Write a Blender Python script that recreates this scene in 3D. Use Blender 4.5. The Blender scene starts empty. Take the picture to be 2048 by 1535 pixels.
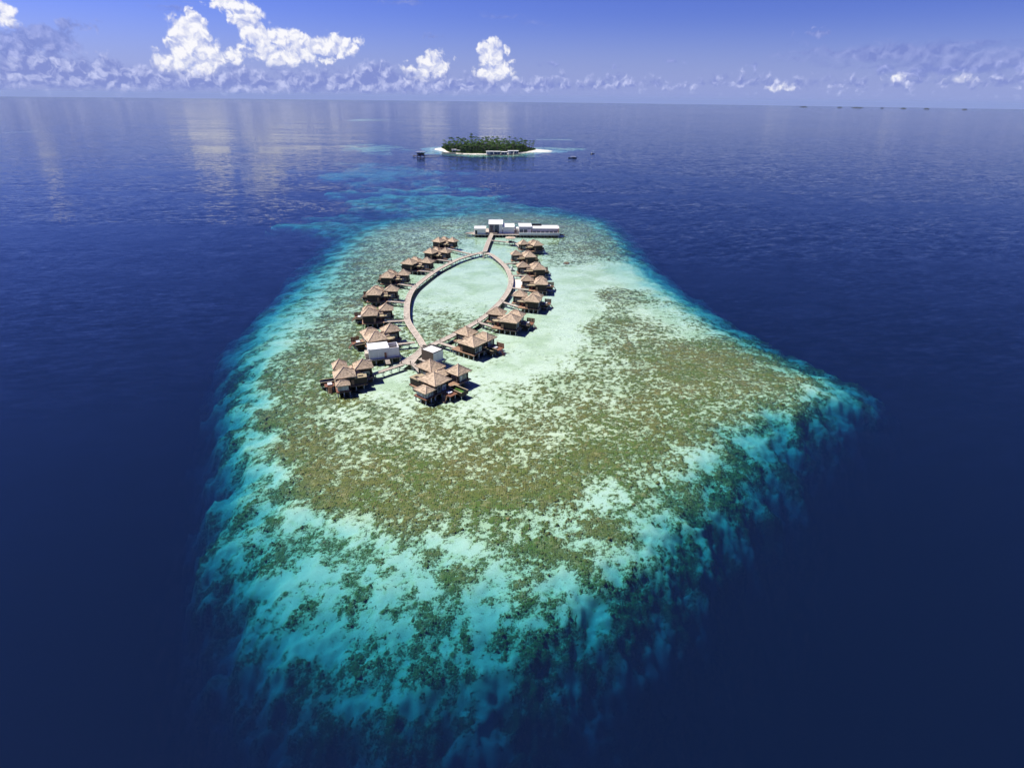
import bpy, bmesh, math, random
import numpy as np
from mathutils import Matrix, Vector

# ------------------------------------------------------------------ camera, sky, sun, exposure
SC = bpy.context.scene
CAM_H = 100.0                      # drone height above the water, metres
FPX = 1184.0                       # focal length in pixels of the 2048 px wide photograph
PITCH = math.radians(25.75)
ROLL = math.radians(0.72)
cam_data = bpy.data.cameras.new("camera")
cam_data.sensor_fit = 'HORIZONTAL'
cam_data.sensor_width = 36.0
cam_data.lens = 36.0 * FPX / 2048.0
cam_data.clip_start = 0.5
cam_data.clip_end = 200000.0
cam = bpy.data.objects.new("camera", cam_data)
SC.collection.objects.link(cam)
CAM_R = Matrix.Rotation(math.pi / 2 - PITCH, 3, 'X') @ Matrix.Rotation(ROLL, 3, 'Z')
cam.matrix_world = Matrix.Translation((0, 0, CAM_H)) @ CAM_R.to_4x4()
SC.camera = cam

SUN_AZ = math.radians(-72.0)       # measured from +Y (ahead) towards +X (right): sun stands to the left
SUN_EL = math.radians(57.0)
SUN_DIR = Vector((math.sin(SUN_AZ) * math.cos(SUN_EL), math.cos(SUN_AZ) * math.cos(SUN_EL), math.sin(SUN_EL)))
sun_data = bpy.data.lights.new("sun", 'SUN')
sun_data.energy = 4.8
sun_data.angle = math.radians(0.53)
sun_data.color = (1.0, 0.955, 0.89)
sun = bpy.data.objects.new("sun", sun_data)
sun.rotation_euler = SUN_DIR.to_track_quat('Z', 'Y').to_euler()
sun.location = (-300, 100, 500)
SC.collection.objects.link(sun)

SC.view_settings.view_transform = 'Standard'
SC.view_settings.look = 'None'
SC.view_settings.gamma = 1.0
SC.view_settings.exposure = 0.35
SC.view_settings.use_curve_mapping = False
SC.render.engine = 'CYCLES'
cy = SC.cycles
cy.max_bounces = 8
cy.diffuse_bounces = 2
cy.glossy_bounces = 2
cy.transmission_bounces = 4
cy.transparent_max_bounces = 12
cy.volume_bounces = 0
cy.caustics_reflective = False
cy.caustics_refractive = False
cy.use_adaptive_sampling = True
cy.adaptive_threshold = 0.02
cy.use_denoising = True
try:
    cy.denoiser = 'OPENIMAGEDENOISE'
    cy.denoising_prefilter = 'ACCURATE'
except Exception:
    pass
SC.render.film_transparent = False

CAM_RN = np.array(CAM_R)
def unpx(u, v, z=0.0):
    """photo pixel(s) -> point(s) on the level plane z"""
    u = np.asarray(u, float); v = np.asarray(v, float)
    d = np.stack([(u - 1024) / FPX, -(v - 767.5) / FPX, -np.ones_like(u)], -1) @ CAM_RN.T
    t = (z - CAM_H) / d[..., 2]
    return np.stack([t * d[..., 0], t * d[..., 1], np.full_like(t, z)], -1)
def px_dir(u, v):
    d = CAM_RN @ np.array([(u - 1024) / FPX, -(v - 767.5) / FPX, -1.0])
    return math.degrees(math.atan2(d[0], d[1])), math.degrees(math.asin(d[2] / np.linalg.norm(d)))

# ------------------------------------------------------------------ node helpers
class NT:
    def __init__(self, tree):
        self.t = tree; self.n = tree.nodes; self.l = tree.links
    def node(self, kind, **props):
        nd = self.n.new(kind)
        for k, v in props.items():
            setattr(nd, k, v)
        return nd
    def put(self, sock, val):
        if hasattr(val, 'is_output') or isinstance(val, bpy.types.NodeSocket):
            self.l.new(val, sock)
        elif val is not None:
            sock.default_value = val
    def math(self, op, a, b=None, c=None, clamp=False):
        nd = self.node('ShaderNodeMath', operation=op, use_clamp=clamp)
        self.put(nd.inputs[0], a)
        if b is not None: self.put(nd.inputs[1], b)
        if c is not None: self.put(nd.inputs[2], c)
        return nd.outputs[0]
    def vmath(self, op, a, b=None, scale=None):
        nd = self.node('ShaderNodeVectorMath', operation=op)
        self.put(nd.inputs[0], a)
        if b is not None: self.put(nd.inputs[1], b)
        if scale is not None: self.put(nd.inputs['Scale'], scale)
        return nd.outputs[0]
    def mix(self, fac, a, b, blend='MIX'):
        nd = self.node('ShaderNodeMix', data_type='RGBA', blend_type=blend)
        self.put(nd.inputs[0], fac); self.put(nd.inputs[6], a); self.put(nd.inputs[7], b)
        return nd.outputs[2]
    def noise(self, vec, scale, detail=4, rough=0.55, dist=0.0, dims='3D', color=False):
        nd = self.node('ShaderNodeTexNoise', noise_dimensions=dims)
        self.put(nd.inputs['Vector'], vec); self.put(nd.inputs['Scale'], scale)
        self.put(nd.inputs['Detail'], detail); self.put(nd.inputs['Roughness'], rough)
        self.put(nd.inputs['Distortion'], dist)
        return nd.outputs['Color' if color else 0]
    def voronoi(self, vec, scale, feature='F1', detail=0.0, rough=0.5, out='Distance', dims='3D', rand=1.0):
        nd = self.node('ShaderNodeTexVoronoi', feature=feature, voronoi_dimensions=dims)
        self.put(nd.inputs['Vector'], vec); self.put(nd.inputs['Scale'], scale)
        if 'Detail' in nd.inputs: self.put(nd.inputs['Detail'], detail); self.put(nd.inputs['Roughness'], rough)
        self.put(nd.inputs['Randomness'], rand)
        return nd.outputs[out]
    def ss(self, x, lo, hi):
        nd = self.node('ShaderNodeMapRange', interpolation_type='SMOOTHSTEP', clamp=True)
        self.put(nd.inputs[0], x); self.put(nd.inputs[1], lo); self.put(nd.inputs[2], hi)
        return nd.outputs[0]
    def comb(self, x, y, z=0.0):
        nd = self.node('ShaderNodeCombineXYZ')
        for s, v in zip(nd.inputs, (x, y, z)): self.put(s, v)
        return nd.outputs[0]
    def sep(self, v):
        nd = self.node('ShaderNodeSeparateXYZ'); self.put(nd.inputs[0], v)
        return nd.outputs
    def curve(self, x, pts, lo, hi, vmax):
        """value over x in [lo, hi] through the points (x, y), y in 0..vmax"""
        f = self.node('ShaderNodeFloatCurve')
        c = f.mapping.curves[0]
        pts = sorted(pts)
        while len(c.points) < len(pts): c.points.new(0.5, 0.5)
        for p, (a, b) in zip(c.points, pts):
            p.location = ((a - lo) / (hi - lo), b / vmax); p.handle_type = 'VECTOR'
        f.mapping.update()
        self.put(f.inputs['Value'], self.math('DIVIDE', self.math('SUBTRACT', x, lo), hi - lo))
        return self.math('MULTIPLY', f.outputs[0], vmax)

# ------------------------------------------------------------------ sky with clouds (world shader, by direction)
W = bpy.data.worlds.new("World"); SC.world = W; W.use_nodes = True
W.node_tree.nodes.clear()
w = NT(W.node_tree)
sky = w.node('ShaderNodeTexSky', sky_type='NISHITA', sun_disc=False)
sky.sun_elevation = SUN_EL
sky.sun_rotation = SUN_AZ
sky.altitude = 100.0
sky.air_density = 1.0; sky.dust_density = 0.35; sky.ozone_density = 3.0
SKY_K = 0.10
gen = w.node('ShaderNodeTexCoord').outputs['Generated']
gx, gy, gz = w.sep(gen)
az = w.math('MULTIPLY', w.math('ARCTAN2', gx, gy), 57.29578)
el = w.math('MULTIPLY', w.math('ARCSINE', gz), 57.29578)
# camera white balance of the photograph: bluer than neutral
gm = w.node('ShaderNodeGamma'); gm.inputs[1].default_value = 1.55
w.put(gm.inputs[0], w.mix(1.0, sky.outputs[0], (0.086, 0.083, 0.110, 1), 'MULTIPLY'))
tint = w.mix(1.0, gm.outputs[0], (7.0, 6.9, 9.6, 1), 'MULTIPLY')
# direction coordinates, in degrees, for the cloud noise
p = w.comb(az, el, 0.0)
warp = w.vmath('SCALE', w.vmath('SUBTRACT', w.noise(p, 0.7, 3, 0.6, dims='2D', color=True), (0.5, 0.5, 0.5)), scale=1.3)
pw = w.vmath('ADD', p, warp)
def billow(vec):
    a = w.voronoi(vec, 0.85, 'F1', 3.0, 0.5, dims='2D')
    return w.math('SUBTRACT', 0.62, a)
B0 = billow(pw)                                                             # cauliflower lobes
B1 = w.math('SUBTRACT', B0, billow(w.vmath('ADD', pw, (-0.16, 0.30, 0.0))))  # lit from the upper left
N0 = w.math('SUBTRACT', w.noise(p, 1.9, 6, 0.62, dims='2D'), 0.5)           # ragged edges
azf = w.math('SUBTRACT', w.math('PINGPONG', w.math('ADD', az, 60.0), 120.0), 60.0)   # the belt of clouds goes on all round
def pxpts(lst):
    return [px_dir(u, v) for u, v in lst]
def belt(top_px, bot_px, amp, soft, rag):
    top = w.curve(azf, pxpts(top_px), -60, 60, 12.0)
    bot = w.curve(azf, pxpts(bot_px), -60, 60, 12.0)
    n = w.math('MULTIPLY', B0, amp)
    n2 = w.math('MULTIPLY', N0, rag)
    d = w.math('MINIMUM', w.math('SUBTRACT', top, el), w.math('MULTIPLY', w.math('SUBTRACT', el, bot), 1.6))
    d = w.math('ADD', w.math('ADD', d, n), n2)
    return w.ss(d, 0.0, soft)
N1 = w.math('SUBTRACT', w.noise(w.vmath('MULTIPLY', pw, (0.16, 1.7, 1)), 1.6, 5, 0.6, dims='2D'), 0.5)
def puffs(lst, amp, soft, rag, nz=None):
    f = None
    for (u, v, ru, rv) in lst:
        a, e = px_dir(u, v); k = 20.5
        q = w.vmath('DIVIDE', w.vmath('SUBTRACT', p, (a, e, 0)), (ru / k, rv / k, 1))
        nd = w.node('ShaderNodeVectorMath', operation='LENGTH'); w.put(nd.inputs[0], q)
        g = w.math('MULTIPLY', w.math('SUBTRACT', 1.0, nd.outputs['Value']), 1.7 * min(ru, rv) / k)
        f = g if f is None else w.math('MAXIMUM', f, g)
    n = w.math('MULTIPLY', B0, amp)
    n2 = w.math('MULTIPLY', nz or N0, rag)
    d = w.math('ADD', w.math('ADD', f, n), n2)
    return w.ss(d, 0.0, soft)
col = tint
CW = 0.80 / SKY_K
def over(base, mask, bright, dark, k, opacity=1.0, mid=0.62):
    f = w.math('ADD', mid, w.math('MULTIPLY', B1, k), clamp=True)
    c = w.mix(f, tuple(x * CW for x in dark) + (1,), tuple(x * CW for x in bright) + (1,))
    return w.mix(w.math('MULTIPLY', mask, opacity), base, c)
# pale haze of tiny far cumulus along the horizon
hz = w.math('MULTIPLY', w.ss(el, 6.5, -0.5), 0.80)
col = w.mix(hz, col, tuple(x * CW for x in (0.30, 0.385, 0.77)) + (1,))
far = w.math('MULTIPLY', w.ss(w.math('ADD', w.math('MULTIPLY', w.math('ABSOLUTE', w.math('SUBTRACT', el, 0.55)), -1.0), w.math('ADD', w.math('MULTIPLY', B0, 0.9), w.math('MULTIPLY', N0, 1.4))), -0.15, 0.75), 0.5)
col = w.mix(far, col, tuple(x * CW for x in (0.55, 0.60, 0.90)) + (1,))
# thin streaks, right
m = puffs([(1830, 108, 210, 22), (1700, 116, 130, 12), (1950, 125, 150, 20), (1010, 33, 40, 7), (1065, 43, 26, 5),
                 (345, 14, 42, 9), (800, 4, 36, 6)], 0.0, 1.5, 3.0, N1)
col = over(col, m, (0.40, 0.45, 0.80), (0.17, 0.22, 0.58), 0.9, 0.62, 0.3)
# bright cumulus towers
m = puffs([(378, 62, 38, 34), (392, 105, 48, 42), (372, 128, 52, 26),
                 (455, 6, 34, 20), (495, 38, 34, 28), (525, 70, 44, 26), (585, 85, 60, 26), (650, 92, 70, 24), (560, 112, 110, 20),
                 (985, 108, 32, 30), (990, 142, 46, 24), (975, 90, 18, 16), (868, 128, 38, 24), (845, 150, 50, 22), (455, 110, 34, 18),
                 (330, 125, 30, 22), (1560, 172, 30, 12), (1790, 158, 30, 12), (1910, 160, 34, 12), (10, 30, 22, 20)],
                1.25, 0.75, 0.8)
col = over(col, m, (0.98, 0.97, 0.99), (0.42, 0.48, 0.80), 1.5, 0.96)
# lavender belt of shaded cumulus
m = belt([(-900, 120), (-500, 90), (-200, 120), (0, 84), (60, 66), (110, 74), (130, 100), (200, 96), (250, 106), (330, 122), (420, 126), (470, 118),
                (560, 126), (640, 128), (700, 120), (760, 108), (800, 128), (880, 136), (940, 140), (1010, 150), (1060, 142), (1120, 140), (1150, 152),
                (1200, 146), (1240, 138), (1290, 146), (1350, 158), (1400, 146), (1450, 138), (1520, 142), (1600, 148), (1680, 150), (1720, 142), (1790, 146),
                (1850, 130), (1900, 136), (1960, 142), (2000, 136), (2048, 132), (2300, 130), (2700, 150)],
               [(-900, 200), (0, 190), (400, 194), (800, 194), (1040, 190), (1200, 186), (1400, 182), (1700, 184), (2048, 186), (2700, 200)],
               0.9, 1.1, 2.4)
col = over(col, m, (0.60, 0.64, 0.93), (0.21, 0.265, 0.62), 1.5, 0.85, 0.22)
# a few small dark wisps higher up
m = puffs([(150, 50, 40, 10), (860, 74, 40, 6), (1635, 66, 36, 7), (1218, 134, 24, 6), (1510, 130, 18, 7), (1350, 122, 24, 4), (1100, 128, 26, 8),
                 (2030, 132, 30, 9), (1970, 140, 30, 8), (95, 78, 50, 22), (20, 85, 50, 20), (1870, 142, 60, 12), (1770, 140, 34, 10)], 0.8, 0.6, 1.2)
col = over(col, m, (0.42, 0.47, 0.84), (0.20, 0.26, 0.62), 1.3, 0.8, 0.15)
bg = w.node('ShaderNodeBackground'); w.put(bg.inputs[0], col); bg.inputs[1].default_value = SKY_K
bg0 = w.node('ShaderNodeBackground'); w.put(bg0.inputs[0], tint); bg0.inputs[1].default_value = SKY_K
ms = w.node('ShaderNodeMixShader')          # above the belt of clouds the sky is clear
w.put(ms.inputs[0], w.math('GREATER_THAN', w.math('ABSOLUTE', w.math('SUBTRACT', el, 5.5)), 6.5)); w.l.new(bg.outputs[0], ms.inputs[1]); w.l.new(bg0.outputs[0], ms.inputs[2])
wo = w.node('ShaderNodeOutputWorld'); w.l.new(ms.outputs[0], wo.inputs[0])
W.cycles.sampling_method = 'MANUAL'; W.cycles.sample_map_resolution = 512

# ------------------------------------------------------------------ numpy noise for terrain
def _hash(ix, iy, seed):
    h = (ix.astype(np.int64) * 374761393 + iy.astype(np.int64) * 668265263 + seed * 974634777) & 0x7fffffff
    h = ((h ^ (h >> 13)) * 1274126177) & 0x7fffffff
    return (h ^ (h >> 16)) & 0x7fffffff
def perlin(x, y, seed=0):
    x0 = np.floor(x); y0 = np.floor(y); fx = x - x0; fy = y - y0
    u = fx * fx * fx * (fx * (fx * 6 - 15) + 10); v = fy * fy * fy * (fy * (fy * 6 - 15) + 10)
    def g(dx, dy):
        a = _hash(x0 + dx, y0 + dy, seed) * (2 * math.pi / 0x7fffffff)
        return np.cos(a) * (fx - dx) + np.sin(a) * (fy - dy)
    return (g(0, 0) * (1 - u) + g(1, 0) * u) * (1 - v) + (g(0, 1) * (1 - u) + g(1, 1) * u) * v
def fbm(x, y, scale, octaves=4, rough=0.55, seed=0):
    a = 1.0; s = 0; t = 0; f = 1.0 / scale
    for o in range(octaves):
        s = s + a * perlin(x * f, y * f, seed + o * 17); t += a * a; a *= rough; f *= 2.03
    return s / math.sqrt(t) / 0.25          # about unit standard deviation

# ------------------------------------------------------------------ scene helpers
COL = SC.collection
def link_mesh(name, verts, faces, mat=None, parent=None, smooth=False):
    me = bpy.data.meshes.new(name); me.from_pydata(verts, [], faces); me.update()
    if mat: me.materials.append(mat)
    if smooth: me.polygons.foreach_set('use_smooth', [True] * len(me.polygons))
    o = bpy.data.objects.new(name, me); COL.objects.link(o)
    if parent: o.parent = parent
    return o
def new_mat(name):
    m = bpy.data.materials.new(name); m.use_nodes = True; m.node_tree.nodes.clear()
    t = NT(m.node_tree); out = t.node('ShaderNodeOutputMaterial')
    return m, t, out

# ------------------------------------------------------------------ seabed: depths from traced contours
def poly(lst, z=0.0): return unpx([a for a, b in lst], [b for a, b in lst], z)[:, :2]
C1 = [(790,452),(860,440),(960,430),(1040,427),(1110,436),(1180,448),(1215,470),(1235,495),(1262,535),(1290,560),(1330,590),(1380,630),(1430,665),(1490,700),(1550,735),(1610,760),(1640,775),(1600,795),(1540,815),(1480,840),(1430,865),(1390,895),(1330,925),(1270,950),(1200,975),(1130,1000),(1060,1025),(980,1048),(900,1050),(820,1040),(750,1045),(690,1035),(630,1010),(590,980),(565,940),(560,900),(560,860),(555,810),(560,760),(580,700),(610,660),(650,620),(690,580),(700,540),(715,500),(740,470)]
C2 = [(770,445),(850,434),(960,423),(1050,420),(1120,428),(1195,442),(1228,467),(1250,495),(1280,535),(1312,565),(1360,605),(1420,645),(1480,682),(1550,720),(1620,754),(1668,777),(1650,802),(1580,828),(1500,862),(1450,888),(1455,925),(1415,975),(1360,1030),(1318,1085),(1288,1140),(1220,1170),(1120,1190),(1000,1160),(920,1140),(850,1150),(780,1130),(700,1100),(620,1060),(560,1010),(515,960),(500,900),(495,850),(490,800),(495,745),(515,690),(565,630),(615,580),(652,530),(690,490),(720,462)]
C3 = [(740,440),(840,428),(950,417),(1050,414),(1130,421),(1210,438),(1242,462),(1266,495),(1297,535),(1332,567),(1385,610),(1445,648),(1510,688),(1580,724),(1650,757),(1710,785),(1700,808),(1640,834),(1560,870),(1500,910),(1480,950),(1435,1010),(1385,1070),(1345,1125),(1315,1174),(1235,1197),(1145,1228),(1040,1251),(950,1255),(850,1264),(750,1260),(650,1246),(565,1197),(514,1156),(471,1116),(464,1050),(471,980),(475,900),(473,830),(475,770),(495,705),(536,630),(598,560),(650,520),(670,480),(700,455)]
C4 = [(700,436),(800,423),(900,412),(1000,408),(1090,409),(1180,421),(1230,438),(1262,462),(1286,495),(1316,535),(1358,572),(1412,612),(1475,652),(1545,692),(1620,730),(1690,764),(1765,795),(1740,820),(1660,856),(1590,900),(1560,965),(1490,1030),(1430,1065),(1385,1119),(1325,1176),(1260,1234),(1170,1286),(1070,1330),(970,1366),(880,1396),(790,1401),(700,1379),(610,1335),(529,1282),(484,1220),(459,1159),(449,1088),(441,1000),(449,900),(445,820),(449,755),(460,690),(530,620),(590,545),(630,500),(650,465)]
CONT = [(poly(c, -d), d) for c, d in ((C1, 0.75), (C2, 1.9), (C3, 4.3), (C4, 8.0))]
def sdf(px, py, P):
    """signed distance to polygon P, negative inside"""
    best = np.full(px.shape, 1e18); inside = np.zeros(px.shape, bool)
    A = P; B = np.roll(P, -1, 0)
    for (ax, ay), (bx, by) in zip(A, B):
        ex, ey = bx - ax, by - ay
        t = np.clip(((px - ax) * ex + (py - ay) * ey) / (ex * ex + ey * ey), 0, 1)
        d = (px - ax - t * ex) ** 2 + (py - ay - t * ey) ** 2
        best = np.minimum(best, d)
        c = ((ay > py) != (by > py)) & (px < (bx - ax) * (py - ay) / (by - ay + 1e-12) + ax)
        inside ^= c
    s = np.sqrt(best); s[inside] *= -1
    return s
def seg_axis(a, steps):
    out = [a]
    for (to, st) in steps:
        n = max(1, int(round((to - out[-1]) / st)))
        out += list(np.linspace(out[-1], to, n + 1)[1:])
    return np.array(out)
def geo(a, b, n): return list(np.geomspace(a, b, n))
XS = np.concatenate([-np.array(geo(420, 60000, 26))[::-1], seg_axis(-400, [(-170, 10), (-120, 2.0), (-95, 1.0), (150, 0.62), (175, 1.2), (230, 3.0), (400, 10)]), np.array(geo(420, 60000, 26))])
YS = np.concatenate([[-60000, -20000, -6000, -2000, -600, -200, -60], seg_axis(0, [(60, 4), (75, 0.9), (330, 0.58), (450, 0.9), (640, 1.3), (760, 4), (1100, 14), (1700, 9), (2600, 30)]), np.array(geo(2700, 60000, 40))])
GX, GY = np.meshgrid(XS, YS)
# coarse contour field, then bilinear lookup for the fine grid
cx = np.arange(-260, 300.1, 3.0); cyy = np.arange(30, 800.1, 3.0)
CXg, CYg = np.meshgrid(cx, cyy)
SD = [sdf(CXg, CYg, P) for P, _ in CONT]
def lookup(F, x, y):
    i = np.clip((x - cx[0]) / 3.0, 0, len(cx) - 1.001); j = np.clip((y - cyy[0]) / 3.0, 0, len(cyy) - 1.001)
    i0 = i.astype(int); j0 = j.astype(int); fi = i - i0; fj = j - j0
    return (F[j0, i0] * (1 - fi) + F[j0, i0 + 1] * fi) * (1 - fj) + (F[j0 + 1, i0] * (1 - fi) + F[j0 + 1, i0 + 1] * fi) * fj
def contour_depth(x, y):
    # ragged edges: wobble the position before looking the contour up
    wx = x + 1.9 * fbm(x, y, 14, 4, .7, seed=3); wy = y + 1.5 * fbm(x, y, 14, 4, .7, seed=9)
    out = (x < cx[0]) | (x > cx[-1]) | (y < cyy[0]) | (y > cyy[-1])
    return np.where(out, 70.0, lookup(DEP, wx, wy))
def coarse_depth(s):
    inner = np.clip(-s[0] / 25.0, 0, 1)
    dep = 0.75 - 0.35 * inner
    for k in range(3):
        a, b = s[k], s[k + 1]
        t = np.clip(a / (np.maximum(a, 0) + np.maximum(-b, 0) + 1e-6), 0, 1)
        m = (a > 0) & (b <= 0)
        dep = np.where(m, CONT[k][1] + (CONT[k + 1][1] - CONT[k][1]) * t, dep)
    m = s[3] > 0
    dep = np.where(m, np.minimum(8.0 + np.maximum(s[3], 0) * 0.7 + np.maximum(s[3] - 6, 0) * 1.2, 70.0), dep)
    for _ in range(9):                       # ease the breaks of slope
        b = np.pad(dep, 1, mode='edge')
        bl = (b[:-2, 1:-1] + b[2:, 1:-1] + b[1:-1, :-2] + b[1:-1, 2:] + 2 * b[1:-1, 1:-1]) / 6
        dep = np.where(s[0] > -6, bl, dep)
    return dep
DEP = coarse_depth(SD)
# coral cover (share of the bed) anchored on the photograph
AN = """1000 540 0 960 530 0 945 590 2 1000 600 3 960 560 0 1110 640 0 1140 630 0 1172 568 0 1195 556 0 1085 698 0 1035 738 2 1100 600 0 1110 560 0 1030 480 4 1120 660 0 1150 580 0 1240 552 2 1275 556 3 1010 480 3 900 545 0 930 530 0 970 580 0 1070 640 2 1060 680 2 1000 720 5 920 560 2 950 620 12 880 650 44 935 645 40 870 600 8 905 660 44 860 640 30 990 560 4 1130 560 1 1160 600 0 1100 680 3 1060 720 6 1180 540 6 1230 545 6 990 750 10 960 800 12
800 760 8 770 790 20 700 830 35 900 830 32 620 760 60 600 800 70 640 700 65 680 650 60 690 600 60 700 560 58 740 520 56 800 490 50 850 470 42 920 460 50 1000 480 12 1060 470 25
580 750 70 590 830 74 600 900 80 620 960 84 700 1000 86 800 1000 88 900 1010 90 1000 1000 86 1100 970 86 700 880 52 800 870 50 750 830 36 900 900 52 1000 880 52
850 930 76 950 950 72 1100 860 52 1100 780 42 1200 760 42 1050 800 32 1200 660 42 1200 720 38 1300 700 70 1250 640 68 1230 590 66 1350 720 80 1400 740 80 1450 770 72 1500 800 62
1550 790 62 1400 820 66 1300 820 58 1200 850 60 1300 880 76 1400 860 80 1200 920 86 1290 625 12 1375 665 20 1450 720 74 1520 750 74 1400 690 80
1150 500 54 1200 500 60 1100 450 72 1000 440 72 850 450 60 1180 470 60 1150 520 30 760 470 50
500 900 26 490 800 34 520 960 30 560 1020 52 500 1020 50 700 1050 35 620 1100 26 800 1080 32 900 1060 36 1000 1060 52 1100 1080 66 1200 1060 66 1080 1020 60 1200 1000 26
1300 960 50 1400 900 30 1500 850 35 1600 830 50 1450 930 70 1250 1120 50 1100 1130 62 900 1130 52 800 1130 56 700 1120 30 1000 1180 50
550 1150 30 500 1100 50 650 1180 46 800 1200 42 900 1180 36 700 1230 52 550 1250 26 650 1300 52 850 1280 36 950 1300 50 1100 1220 50 1180 1200 30 1200 1280 55
1000 1360 55 800 1350 42 600 1350 52 750 1420 52 700 1400 32 900 1420 50 590 640 22 640 600 26 650 560 30 560 680 26 680 500 42 470 1000 50 1700 800 30"""
AN = np.array([float(t) for t in AN.split()]).reshape(-1, 3)
AP = unpx(AN[:, 0], AN[:, 1])[:, :2]
num = np.zeros_like(CXg); den = np.zeros_like(CXg)
for (ax, ay), c in zip(AP, AN[:, 2] / 100.0):
    sc_ = 1 + max(0.0, ay - 250) / 350.0
    r2 = ((CXg - ax) ** 2 + ((CYg - ay) / sc_) ** 2) / 64.0
    g = 1.0 / (0.25 + r2) ** 2
    num += g * c; den += g
COV = num / den
def shoal(x, y, u, v, du, dv, soft=1.0):
    c = unpx(u, v); a = unpx(u + du, v); n = unpx(u, v + dv); f = unpx(u, v - dv)
    rx = abs(a[0] - c[0]); ry = np.where(y > c[1], abs(f[1] - c[1]), abs(c[1] - n[1]))
    q = np.sqrt(((x - c[0] - (y - c[1]) * (c[0] / c[1])) / rx) ** 2 + ((y - c[1]) / ry) ** 2)
    q = q + 0.18 * fbm(x, y, max(20.0, rx * 0.3), 4, seed=31)
    return np.clip((1.0 - q) / soft, 0, 1)
# u, v, du, dv, depth at its middle, softness
SHOALS = [(760,241,150,6,0.14,.6),(30,263,90,9,0.2,.8),(1420,222,290,2.5,0.2,.8),(1960,226,150,2,0.2,.8),
          (745,297,125,16,0.4,1.0),(1115,297,100,5,0.3,.8),(1115,279,95,2.5,0.2,.8),(960,305,150,10,0.35,.5),
          (850,395,280,44,1.6,1.0),(640,446,150,24,2.4,1.0),(770,345,260,40,1.8,1.0)]
def bed(x, y):
    dep = contour_depth(x, y)
    cov = lookup(COV, x, y)
    far = (y > 690) | (x < -230) | (x > 290)
    cov = np.where(far, 0.35, cov)
    for (u, v, du, dv, d0, sf) in SHOALS:
        k = shoal(x, y, u, v, du, dv, sf)
        k = k * k * (3 - 2 * k)
        nd = dep * (1 - k) ** 4 + d0 * (1 - (1 - k) ** 4)
        cov = np.where((nd < dep - 1) & far, 0.30, cov)
        dep = np.minimum(dep, nd)
    # large patches on the slopes, finer ones on the flat
    flat = np.clip((1.4 - dep) / 0.7, 0, 1)
    n_f = fbm(x, y, 2.6, 3, 0.85, seed=50); n_c = fbm(x, y, 11.0, 4, 0.7, seed=77)
    w_f = 0.40 + 0.60 * flat; w_c = 0.9 - 0.42 * flat
    n = (n_f * w_f + n_c * w_c) / np.sqrt(w_f ** 2 + w_c ** 2)
    rank = 1.0 / (1.0 + np.exp(-1.702 * n))
    cov = cov * (0.68 + 0.24 * flat + 0.08 * np.clip((cov - 0.55) * 5, 0, 1))
    att = np.clip(cov - rank + 0.02 - 0.40 * np.clip(1 - cov / 0.30, 0, 1), -0.7, 0.6)
    lump = np.clip(att * 3.5, 0, 1)
    rel = lump * (0.35 + 0.30 * np.abs(fbm(x, y, 2.4, 2, 0.6, seed=90)) + 0.25 * np.clip(n_c, -1, 2) * (1 - flat))
    rel = rel * np.clip(dep / 1.6, 0.16, 1.2)
    z = -dep - 0.02 * dep * fbm(x, y, 20, 3, seed=12) * np.clip(dep / 3, 0, 1) + rel
    return np.minimum(z, -0.12), att, dep
BZ, BA, BD = bed(GX, GY)
EARTH = 6.371e6
def curve_drop(x, y):
    r = np.maximum(0.0, np.hypot(x, y) - 2500.0)
    return r * r / (2 * EARTH)
BZ = BZ - curve_drop(GX, GY)
ny, nx = GX.shape
V = np.stack([GX, GY, BZ], -1).reshape(-1, 3)
idx = np.arange(ny * nx).reshape(ny, nx)
Q = np.stack([idx[:-1, :-1], idx[:-1, 1:], idx[1:, 1:], idx[1:, :-1]], -1).reshape(-1, 4)
me = bpy.data.meshes.new("seabed")
me.vertices.add(len(V)); me.vertices.foreach_set('co', V.ravel().astype(np.float32))
me.loops.add(Q.size); me.loops.foreach_set('vertex_index', Q.ravel().astype(np.int32))
me.polygons.add(len(Q)); me.polygons.foreach_set('loop_start', np.arange(0, Q.size, 4, dtype=np.int32))
me.polygons.foreach_set('use_smooth', np.ones(len(Q), bool))
me.update(calc_edges=True)
at = me.attributes.new("coral", 'FLOAT', 'POINT'); at.data.foreach_set('value', BA.ravel().astype(np.float32))
seabed = bpy.data.objects.new("seabed", me); COL.objects.link(seabed); seabed["kind"] = "structure"
print("seabed verts", len(V))

m, t, out = new_mat("seabed")
pos = t.node('ShaderNodeNewGeometry').outputs['Position']
att = t.node('ShaderNodeAttribute', attribute_name='coral').outputs['Fac']
fine = t.noise(pos, 0.85, 4, 0.7)
fine2 = t.noise(pos, 2.2, 3, 0.65)
e = t.math('ADD', t.math('MULTIPLY', att, 0.8), t.math('MULTIPLY', t.math('SUBTRACT', fine, 0.5), 1.7))
e = t.math('ADD', e, t.math('MULTIPLY', t.math('SUBTRACT', fine2, 0.5), 1.3))
vd = t.node('ShaderNodeTexVoronoi', feature='F1', voronoi_dimensions='2D'); t.put(vd.inputs['Vector'], pos); vd.inputs['Scale'].default_value = 0.42
cellr = t.sep(vd.outputs['Color'])
dots = t.math('MULTIPLY', t.ss(vd.outputs['Distance'], t.math('ADD', 0.18, t.math('MULTIPLY', cellr[1], 0.26)), 0.12), t.math('LESS_THAN', cellr[0], t.math('ADD', 0.50, t.math('MULTIPLY', att, 1.3))))
mask = t.math('MAXIMUM', t.ss(e, -0.22, 0.24), dots)
hue = t.noise(pos, 0.045, 4, 0.6)
spot = t.noise(pos, 0.5, 3, 0.6)
c = t.mix(t.ss(hue, 0.38, 0.62), (0.135, 0.195, 0.046, 1), (0.205, 0.195, 0.058, 1))
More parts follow.
